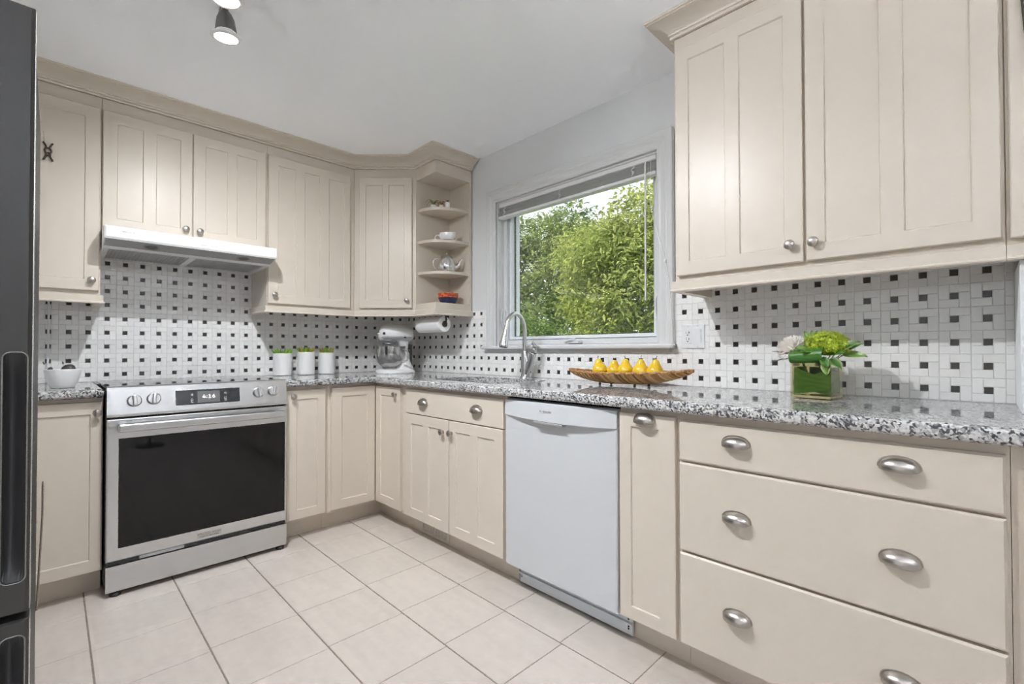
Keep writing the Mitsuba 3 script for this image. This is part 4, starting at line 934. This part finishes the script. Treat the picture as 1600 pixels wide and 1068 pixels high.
# outlet plate
OP = thing('outlet_plate', 'white double wall plate with outlet and rocker switch beside the window', 'outlet')
put('plate', cbox(2.3855, 2.4930, -0.0062, -0.0004, 1.0905, 1.2010, 0.002), WHITE, parent=OP)
po = put('outlet', cbox(2.4005, 2.4325, -0.0085, -0.0063, 1.114, 1.178, 0.0008), WHITE, parent=OP)
for z in (1.161, 1.131):
    put('slot', cat_([bx(2.4085, 2.4105, -0.0092, -0.0086, z-0.002, z+0.007), bx(2.4215, 2.4240, -0.0092, -0.0086, z-0.002, z+0.007)]), BLACK, parent=po)
    put('ground_hole', lathe([(0, 0), (0.0028, 0), (0.0028, 0.0006), (0, 0.0006)], 14, at=(2.4163, -0.0086, z-0.0085), axis=(0, -1, 0)), BLACK, parent=po)
put('rocker', hull([[x, y, z] for x in (2.4475, 2.4775) for y, z in ((-0.0063, 1.112), (-0.0063, 1.180), (-0.0080, 1.112), (-0.0110, 1.180))]), WHITE, parent=OP)
for x in (2.4165, 2.4625):
    for z in (1.194, 1.0975): put('screw', lathe([(0, 0), (0.0032, 0), (0.0024, 0.001), (0, 0.001)], 12, at=(x, -0.0063, z), axis=(0, -1, 0)), WTRIM, parent=OP)

# floor register in the toe kick of the sink base
RG = thing('vent_register', 'beige metal vent grille in the toe kick below the sink cabinet', 'vent')
yk = -KD-0.0005
put('frame', cat_([bx(1.00, 1.275, yk-0.004, yk, 0.078, 0.090), bx(1.00, 1.275, yk-0.004, yk, 0.002, 0.013), bx(1.00, 1.018, yk-0.004, yk, 0.013, 0.078), bx(1.257, 1.275, yk-0.004, yk, 0.013, 0.078)]), CREAM, parent=RG)
put('backing', bx(1.018, 1.257, yk-0.0006, yk, 0.013, 0.078), DGREY, parent=RG)
put('divider', bx(1.130, 1.142, yk-0.0035, yk-0.0007, 0.013, 0.078), CREAM, parent=RG)
for x in np.concatenate([np.arange(1.024, 1.128, 0.0125), np.arange(1.149, 1.254, 0.0125)]):
    put('slat', hull([[x+o, y, z] for z in (0.0132, 0.0778) for o, y in ((0, yk-0.0035), (0.0035, yk-0.0035), (0.0065, yk-0.0008), (0.0045, yk-0.0008))]), CREAM, parent=RG)

# glass vase with flowers
VS = thing('vase', 'clear square glass vase with dark green leaves wrapped inside', 'vase')
vs, va = 0.125, -0.100
Mv = np.eye(4); Mv[:3, 0] = (math.cos(va), math.sin(va), 0); Mv[:3, 1] = (-math.sin(va), math.cos(va), 0); Mv[:3, 3] = (2.8990, -0.2490, CT)
t_ = 0.005; vh = 0.124
outer = m3.Manifold.cube([vs, vs, vh]); inner = m3.Manifold.cube([vs-2*t_, vs-2*t_, vh]).translate([t_, t_, 0.012])
put('glass', tf(outer-inner, Mv), WATER, parent=VS)
put('glass_base', tf(cbox(0.006, vs-0.006, 0.006, vs-0.006, 0.002, 0.0105, 0.001), Mv), 'm_vase_base', parent=VS)
mat('m_vase_base', prin(rgb(0.50, 0.45, 0.32), 0.1, specular=0.6))
def sheet(fn, nu, nv, th=0.0008):
    """A thin two-sided leaf from fn(u, v) -> point."""
    U, Vv = np.meshgrid(np.linspace(0, 1, nu), np.linspace(0, 1, nv), indexing='ij')
    p = np.array([[fn(x, y) for y in Vv[0]] for x in U[:, 0]])
    du = np.gradient(p, axis=0); dv_ = np.gradient(p, axis=1); nn = np.cross(du, dv_); nn /= np.linalg.norm(nn, axis=-1, keepdims=True)+1e-12
    A, B = p+nn*th/2, p-nn*th/2
    N = nu*nv; V = np.vstack([A.reshape(-1, 3), B.reshape(-1, 3)]); F = []
    for i in range(nu-1):
        for j in range(nv-1):
            q = [i*nv+j, (i+1)*nv+j, (i+1)*nv+j+1, i*nv+j+1]
            F += [[q[0], q[1], q[2]], [q[0], q[2], q[3]], [q[0]+N, q[2]+N, q[1]+N], [q[0]+N, q[3]+N, q[2]+N]]
    edge = [i*nv for i in range(nu)] + [(nu-1)*nv+j for j in range(1, nv)] + [i*nv+nv-1 for i in range(nu-2, -1, -1)] + [j for j in range(nv-2, 0, -1)]
    for x, y in zip(edge, edge[1:]+edge[:1]): F += [[x, y+N, y], [x, x+N, y+N]]
    return trimesh.Trimesh(V, F, process=False)
def stripes(v, base, light, ax, f, amp=0.25):
    s = 0.5+0.5*np.sin(v @ ax*f+3*meshkit.noise(v*60))
    return np.clip(np.outer(1-amp*s, base)+np.outer(amp*s, light), 0, 1)
DG, LG = np.array([0.030, 0.110, 0.012]), np.array([0.10, 0.24, 0.04])
i0 = t_+0.003; i1 = vs-t_-0.003; wv = i1-i0
lv = [(lambda u, v: [i0+wv*u, i0+0.002+0.004*v, 0.014+(0.024+0.012*math.sin(3*u))*0+(vh-0.022)*v*(1-0.0*u) if False else 0.014+(1-u)*0.0+(0.094-0.050*u*(1-0.2*u))*v+0.018*u*(1-v)]),
      (lambda u, v: [i0+wv*u, i0+0.008+0.004*v, 0.014+0.022*(1-u)*(1-v)+(0.045+0.045*u)*v])]
for f in lv:
    m = sheet(f, 14, 10); put('wrapped_leaf', tf(m, Mv), PLANT, True, color=stripes(np.array(m.vertices), DG, LG, np.array([0.15, 0, 1.0]), 420), parent=VS, label='broad dark green leaf inside the glass')
for f in ((lambda u, v: [i1-0.002-0.003*v, i0+0.012+(wv-0.014)*u, 0.020+0.075*v]), (lambda u, v: [i0+0.014+(wv-0.018)*u, i1-0.002-0.003*v, 0.016+0.090*v]), (lambda u, v: [i0+0.002+0.003*v, i0+0.014+(wv-0.018)*u, 0.016+0.092*v])):
    m = sheet(f, 10, 8); put('wrapped_leaf', tf(m, Mv), PLANT, True, color=stripes(np.array(m.vertices), DG, LG, np.array([0.1, 0.1, 1.0]), 420), parent=VS)
def W(x, y, z): return (Mv @ np.array([x, y, z, 1]))[:3]
# the big leaf rolled over the front edge of the vase
def roll_leaf(u, v):
    a_ = 2*np.pi*(0.02+0.86*v); r = 0.025*(0.86+0.22*u)
    return W(-0.004+0.104*u, 0.020+r*1.15*math.cos(a_), 0.142+0.010*u+r*math.sin(a_))
RL = sheet(roll_leaf, 16, 26, 0.001)
put('rolled_leaf', RL, PLANT, True, 'broad dark green leaf rolled up at the front of the vase', 'leaf', color=stripes(np.array(RL.vertices), DG*1.1, LG, np.array([0.2, 0.1, 1.0]), 500))
# white chrysanthemum
ch = W(-0.006, 0.050, 0.166); ms, R0 = [], 0.053
def petal(o, d, L, w, curl):
    s = np.cross(d, [0.3, 0.2, 0.9]); s /= np.linalg.norm(s); nn = np.cross(s, d)
    P = []
    for t, ww in ((0.25, 0.5), (0.6, 1.0), (0.88, 0.9), (1.0, 0.35)):
        c = o+d*L*t+nn*curl*t*t
        P += [c-s*w*ww+nn*w*0.5, c-nn*w*0.1, c+s*w*ww+nn*w*0.5]
    F = []
    for i in range(3):
        for j in range(2):
            q = [i*3+j, i*3+j+1, (i+1)*3+j+1, (i+1)*3+j]; F += [[q[0], q[1], q[2]], [q[0], q[2], q[3]]]
    return trimesh.Trimesh(P, F, process=False)
for i in range(420):
    zc = 1-1.75*(i+0.5)/420; ph = i*2.399963
    d = np.array([math.sqrt(max(0, 1-zc*zc))*math.cos(ph), math.sqrt(max(0, 1-zc*zc))*math.sin(ph), zc])
    d = d+rng.normal(0, 0.10, 3); d /= np.linalg.norm(d)
    ms.append(petal(ch, d, R0*(0.92+0.16*rng.random()), 0.0036, 0.010*(rng.random()-0.3)))
CH = thing('chrysanthemum', 'large creamy white chrysanthemum at the left of the vase', 'flower')
mat('m_petal', prin(rgb(0.92, 0.89, 0.85), 0.7, specular=0.2))
put('petals', cat_(ms), 'm_petal', True, parent=CH, kind='stuff')
put('core', tf(trimesh.creation.icosphere(2, 0.026), np.array([[1, 0, 0, ch[0]], [0, 1, 0, ch[1]], [0, 0, 1, ch[2]], [0, 0, 0, 1]])), 'm_petal_core', True, parent=CH)
mat('m_petal_core', prin(rgb(0.80, 0.76, 0.66), 0.7))
put('stem', tube([W(0.02, 0.05, 0.13), W(0.045, 0.06, 0.05)], 0.004, 8), PLANT, True, color=np.tile([0.05, 0.14, 0.02], (22-2+0, 1))[:18] if False else np.tile([0.05, 0.14, 0.02], (18, 1)), parent=CH)
# lime hydrangea
hc = W(0.094, 0.060, 0.184)
ms, cs = [], []
for i in range(330):
    zc = 1-1.55*(i+0.5)/330; ph = i*2.399963
    d = np.array([math.sqrt(1-zc*zc)*math.cos(ph)*1.2, math.sqrt(1-zc*zc)*math.sin(ph), zc*0.80]); 
    o = hc+d*np.array([0.055, 0.055, 0.056])*(0.88+0.2*rng.random())
    dn = d/np.linalg.norm(d)+rng.normal(0, 0.25, 3); dn /= np.linalg.norm(dn)
    s = np.cross(dn, [0.1, 0.3, 0.9]); s /= np.linalg.norm(s); t2 = np.cross(dn, s)
    r = 0.0062*(0.8+0.5*rng.random()); w0 = rng.random()*3
    V, F = [o-dn*0.001], []
    for q in range(4):
        an = w0+q*np.pi/2
        e = math.cos(an)*s+math.sin(an)*t2; f = -math.sin(an)*s+math.cos(an)*t2
        b = len(V); V += [o+e*r*0.6-f*r*0.45, o+e*r*1.15+dn*r*0.3, o+e*r*0.6+f*r*0.45]; F += [[0, b, b+1], [0, b+1, b+2]]
    ms.append(trimesh.Trimesh(V, F, process=False))
    g = rng.random(); cs.append(np.tile(np.array([0.50, 0.62, 0.06])*(0.65+0.5*g)+[0.1*g*g, 0.08*g*g, 0.03*g], (len(V), 1)))
HY = thing('hydrangea', 'lime green hydrangea head at the right of the vase', 'flower')
LEAF2 = mat('m_petal_green', {'type': 'principledthin', 'base_color': vcol(), 'roughness': 0.55, 'diff_trans': 0.5}, two=False)
put('florets', cat_(ms), LEAF2, False, color=np.vstack(cs), parent=HY, kind='stuff')
m = trimesh.creation.icosphere(3); m = trimesh.Trimesh(np.array(m.vertices)*[0.052, 0.046, 0.036]+hc, m.faces, process=False)
put('core', m, 'm_hyd_core', True, parent=HY)
mat('m_hyd_core', prin(rgb(0.16, 0.24, 0.02), 0.7))
# variegated leaves
def leaf(o, d, n0, L, w, bend=0.2):
    d = np.asarray(d, float); d /= np.linalg.norm(d); n0 = np.asarray(n0, float); s = np.cross(d, n0); s /= np.linalg.norm(s); nn = np.cross(s, d)
    def f(u, v):
        wd = w*math.sin(np.pi*min(1, 0.06+0.94*u))**0.75*(1-0.25*u)
        return np.asarray(o)+d*L*u-nn*bend*L*u*u+s*wd*(2*v-1)+nn*w*0.35*abs(2*v-1)
    m = sheet(f, 12, 7, 0.0006); v = np.array(m.vertices)
    return m, v
def leaf_colors(nu, nv, base, edge):
    U, Vv = np.meshgrid(np.linspace(0, 1, nu), np.linspace(-1, 1, nv), indexing='ij')
    t = np.clip((np.abs(Vv)-0.55)/0.35, 0, 1)[..., None]*np.clip(1.2-0*U, 0, 1)[..., None]
    c = np.array(base)*(1-t)+np.array(edge)*t
    c = c.reshape(-1, 3); return np.vstack([c, c])
PALE, MID, DARK = (0.40, 0.46, 0.20), (0.14, 0.27, 0.05), (0.05, 0.14, 0.03)
LVS = [((0.035, 0.060, 0.185), (-0.75, -0.1, 0.35), (0.1, -0.9, 0.4), 0.050, 0.017, PALE, MID), ((0.045, 0.060, 0.190), (-0.35, 0.0, 0.75), (0.2, -0.9, 0.2), 0.050, 0.015, MID, PALE),
       ((0.055, 0.055, 0.195), (-0.1, -0.1, 0.9), (0.2, -0.9, 0.2), 0.042, 0.013, MID, PALE), ((0.060, 0.050, 0.190), (0.15, -0.1, 0.85), (0.0, -0.9, 0.3), 0.045, 0.014, MID, PALE),
       ((0.050, 0.020, 0.165), (-0.6, -0.5, 0.25), (0.1, -0.6, 0.8), 0.042, 0.016, MID, MID), ((0.060, 0.015, 0.155), (-0.3, -0.6, 0.15), (0.0, -0.5, 0.9), 0.045, 0.018, DARK, MID),
       ((0.140, 0.060, 0.150), (0.9, -0.2, 0.05), (0.1, -0.7, 0.7), 0.070, 0.018, MID, PALE), ((0.130, 0.050, 0.165), (0.75, -0.15, 0.45), (-0.3, -0.8, 0.5), 0.068, 0.018, DARK, PALE),
       ((0.140, 0.070, 0.160), (0.75, 0.2, 0.55), (-0.4, -0.7, 0.5), 0.060, 0.014, DARK, PALE), ((0.115, 0.030, 0.135), (0.45, -0.45, -0.25), (0.2, -0.8, 0.6), 0.060, 0.017, DARK, PALE),
       ((0.105, 0.006, 0.128), (0.15, -0.25, -0.85), (0.2, -0.95, 0.1), 0.046, 0.016, MID, PALE), ((0.095, 0.010, 0.140), (0.5, -0.5, -0.5), (0.1, -0.8, 0.5), 0.045, 0.015, DARK, MID),
       ((0.110, 0.040, 0.150), (0.8, -0.5, 0.2), (0.0, -0.6, 0.8), 0.055, 0.018, DARK, MID), ((0.080, 0.020, 0.150), (0.2, -0.7, 0.1), (0.0, -0.4, 0.9), 0.035, 0.016, DARK, DARK)]
FO = thing('foliage', 'variegated green leaf sprigs tucked among the flowers in the vase', 'leaves')
for o, d, n0, L, w, b, e in LVS:
    dw = Mv[:3, :3] @ np.array(d); nw = Mv[:3, :3] @ np.array(n0)
    m, v = leaf(W(*o), dw, nw, L, w)
    put('leaf', m, PLANT, True, color=leaf_colors(12, 7, b, e), parent=FO)
sm = [tube([W(0.06, 0.06, 0.02), W(0.08, 0.05, 0.10), W(*o)], 0.0016, 5) for o, *_ in LVS]
mm_ = cat_(sm); put('twigs', mm_, PLANT, True, color=np.tile([0.07, 0.13, 0.03], (len(mm_.vertices), 1)), parent=FO)
gs = []
for o, d in (((0.0, 0.03, 0.150), (-0.065, -0.02, 0.012)), ((0.0, 0.025, 0.140), (-0.066, -0.022, -0.018))):
    p0 = W(*o); p1 = p0+Mv[:3, :3] @ np.array(d)
    gs.append(tube([p0, (p0+p1)/2+[0, 0, 0.004], p1], [0.0022, 0.0026, 0.0008], 6))
put('grey_sprig', cat_(gs), DGREY, True, 'two dark grey pointed leaf tips sticking out left of the white flower', 'leaves')

# little ornaments
OR = thing('ornament', 'small dark wrought metal ornament hanging on the far left wall cabinet door', 'ornament')
pts = []
oy, oz, ox = -2.1225, 2.012, 0.329
for s in (-1, 1):
    pts.append(tube(bez([[ox, oy+s*0.016, oz+0.042], [ox, oy+s*0.006, oz+0.020], [ox, oy+s*0.011, oz+0.004], [ox, oy+s*0.006, oz-0.016], [ox, oy+s*0.016, oz-0.042]], 8), 0.0038, 8))
pts += [tube([[ox, oy-0.010, oz+z], [ox, oy+0.010, oz+z*0.7]], 0.003, 6) for z in (0.018, -0.006, -0.022)]
put('scrolls', cat_(pts), BRONZE, True, parent=OR)
put('thread', tube([[0.3275, oy-0.012, oz+0.035], [0.3275, oy-0.016, oz+0.092]], 0.0007, 5), CORDG, True, parent=OR)
an = np.linspace(-0.42, 0.30, 20)
rg = np.stack([3.4478+0.62*(1-np.cos(an-0.30)), np.full(20, -0.3290), 2.16-0.62*np.sin(an-0.30)*-1-0.2], 1)
MR = thing('metal_arc', 'thin dark curved metal frame at the upper right edge of the photo', 'frame')
put('frame', cat_([tube([[3.4495+0.02*t*t, -0.3335, 2.30-0.50*t] for t in np.linspace(0, 1, 12)], 0.0035, 8), tube([[3.4565+0.02*t*t, -0.3335, 2.30-0.50*t] for t in np.linspace(0, 1, 12)], 0.0025, 8)]), BRONZE, True, parent=MR)

# ------------------------------------------------------------------ outside
put('lawn', bx(-30, 30, 0.6, 45, -0.65, -0.55), GRASS, False, 'green lawn behind the house', 'ground', kind='structure')
put('patio', bx(-6, 12, -30, RY-0.2, -0.35, -0.15), 'm_patio', False, 'pale patio behind the room', 'ground', kind='structure')
mat('m_patio', prin(rgb(0.5, 0.49, 0.47), 0.9))
def leaf_cloud(centers, radii, n, size, cols, seed, droop=0.35):
    r = np.random.default_rng(seed)
    w = np.array([x[0]*x[1]*x[2] for x in radii])**(2/3); w /= w.sum()
    ci = r.choice(len(centers), n, p=w)
    d = r.normal(size=(n, 3)); d /= np.linalg.norm(d, axis=1, keepdims=True)
    rad = np.array(radii)[ci]*(r.random((n, 1))**0.33)*(0.9+0.2*r.random((n, 1)))
    # twigs: leaves gather in small sprays
    o = np.array(centers)[ci]+d*rad
    spray = r.normal(0, 0.075, (n//7+1, 7, 3)).reshape(-1, 3)[:n]
    seedpt = o[(np.arange(n)//7)*7]
    o = seedpt+spray
    a = r.normal(size=(n, 3))*[1, 1, 0.5]+[0, 0, -droop]+0.5*d[(np.arange(n)//7)*7]; a /= np.linalg.norm(a, axis=1, keepdims=True)
    up_ = r.normal(size=(n, 3))*0.5+[0, -0.2, 1]; s = np.cross(a, up_); s /= np.linalg.norm(s, axis=1, keepdims=True); nn = np.cross(s, a)
    L = size*(0.65+0.7*r.random((n, 1))); Wd = L*0.21
    P = np.stack([o, o+a*L*0.25+s*Wd*0.8+nn*Wd*0.3, o+a*L*0.6+s*Wd*0.85+nn*Wd*0.25-nn*L*0.03, o+a*L-nn*L*0.16, o+a*L*0.6-s*Wd*0.85+nn*Wd*0.25-nn*L*0.03, o+a*L*0.25-s*Wd*0.8+nn*Wd*0.3, o+a*L*0.45], 1)
    V = P.reshape(-1, 3); b = np.arange(n)[:, None]*7
    F = np.vstack([b+[k, k+1, 6] for k in range(5)] + [b+[5, 0, 6]])
    g = meshkit.fbm(o*0.9, 3, seed)[:, None]; c = np.array(cols)
    k = np.clip(g*1.6-0.3+r.normal(0, 0.18, (n, 1)), 0, 1)
    C = c[0]*(1-k)+c[1]*k
    C = C*(0.8+0.4*r.random((n, 1)))
    return trimesh.Trimesh(V, F, process=False), np.repeat(np.clip(C, 0, 1), 7, axis=0)
def tree(lb, base, h, centers, radii, n, size, cols, seed, trunk_r=0.09, cat='tree'):
    k = thing('tree' if cat == 'tree' else 'shrub', lb, cat)
    m, c = leaf_cloud(centers, radii, n, size, cols, seed)
    put('foliage', m, LEAF, False, color=c, parent=k, kind='stuff')
    b = np.array(base, float); r = np.random.default_rng(seed)
    top = b+[0.1, 0.0, h]
    put('trunk', tube(bez([b, b+[0.08, 0.02, h*0.4], top], 8), np.linspace(trunk_r, trunk_r*0.35, 17), 10), BARK, True, parent=k)
    for cpt in centers:
        cpt = np.array(cpt); s0 = b+(top-b)*min(0.95, max(0.15, (cpt[2]-b[2]-0.5)/h*0.8))
        put('branch', tube(bez([s0, (s0+cpt)/2+[0, 0, -0.08]+r.normal(0, 0.08, 3), cpt, cpt+(cpt-s0)*0.25], 5), np.linspace(trunk_r*0.4, 0.008, 16), 7), BARK, True, parent=k)
LIME = [(0.27, 0.36, 0.12), (0.58, 0.64, 0.25)]
MIDG = [(0.13, 0.21, 0.09), (0.35, 0.43, 0.19)]
DARKG = [(0.07, 0.12, 0.05), (0.22, 0.27, 0.11)]
tree('pale green leafy tree filling the middle of the window view', (-0.5, 5.6, -0.6), 4.2,
     [(-1.1, 4.7, 2.7), (-0.6, 4.4, 1.9), (-1.6, 4.9, 2.0), (-0.9, 4.6, 1.35), (-0.2, 4.8, 2.5), (-1.9, 5.2, 2.9), (0.2, 4.6, 1.6), (-1.4, 4.6, 1.1), (-0.5, 5.0, 3.3)],
     [(0.75, 0.6, 0.55), (0.7, 0.5, 0.5), (0.75, 0.6, 0.5), (0.7, 0.5, 0.4), (0.7, 0.6, 0.6), (0.7, 0.6, 0.6), (0.65, 0.5, 0.5), (0.7, 0.5, 0.4), (0.8, 0.6, 0.6)], 22000, 0.105, LIME, 11)
tree('mid green tree at the right of the window view with visible dark branches', (1.35, 5.9, -0.6), 5.0,
     [(1.0, 5.6, 3.1), (0.6, 5.5, 2.3), (1.6, 5.8, 2.4), (0.9, 5.4, 3.9), (1.7, 5.8, 3.4), (1.2, 5.5, 1.5), (0.3, 5.7, 3.5)],
     [(0.7, 0.6, 0.6), (0.6, 0.5, 0.5), (0.7, 0.6, 0.6), (0.7, 0.6, 0.6), (0.7, 0.6, 0.6), (0.6, 0.5, 0.5), (0.7, 0.6, 0.5)], 11000, 0.098, MIDG, 12)
tree('darker green tree further back at the left of the window view', (-5.4, 8.0, -0.6), 5.4,
     [(-4.2, 7.4, 3.2), (-3.4, 7.2, 2.5), (-5.2, 7.6, 2.7), (-4.0, 7.2, 4.1), (-5.2, 7.8, 4.2), (-3.1, 7.4, 3.5), (-4.3, 7.0, 1.8), (-6.2, 8.0, 3.6), (-5.8, 7.6, 1.9), (-6.9, 7.8, 2.6), (-6.6, 7.8, 4.4), (-7.6, 7.8, 3.5), (-7.0, 7.4, 1.6)],
     [(0.95, 0.7, 0.75)]*13, 19000, 0.14, MIDG, 13)
tree('dark leafy tree standing behind the pale green tree', (-1.0, 9.0, -0.6), 5.5,
     [(-1.0, 8.6, 2.6), (0.2, 8.6, 2.2), (-2.2, 8.8, 2.4), (1.2, 8.6, 2.9), (2.2, 8.8, 2.2), (0.4, 8.8, 3.6), (-0.8, 8.8, 3.9), (3.0, 9.0, 3.2), (-2.0, 8.8, 3.4), (1.0, 8.6, 1.5), (-1.4, 8.4, 1.5)],
     [(1.0, 0.7, 0.8)]*11, 13000, 0.15, DARKG, 14)
tree('low bushy shrub at the bottom left of the window view', (-1.7, 3.9, -0.6), 1.2,
     [(-1.9, 3.7, 1.15), (-1.35, 3.6, 0.95), (-2.5, 3.9, 1.2), (-0.75, 3.7, 0.95)], [(0.55, 0.4, 0.5), (0.5, 0.4, 0.42), (0.6, 0.4, 0.5), (0.5, 0.4, 0.40)], 8000, 0.075, [(0.10, 0.19, 0.06), (0.26, 0.36, 0.12)], 15, 0.04, 'shrub')
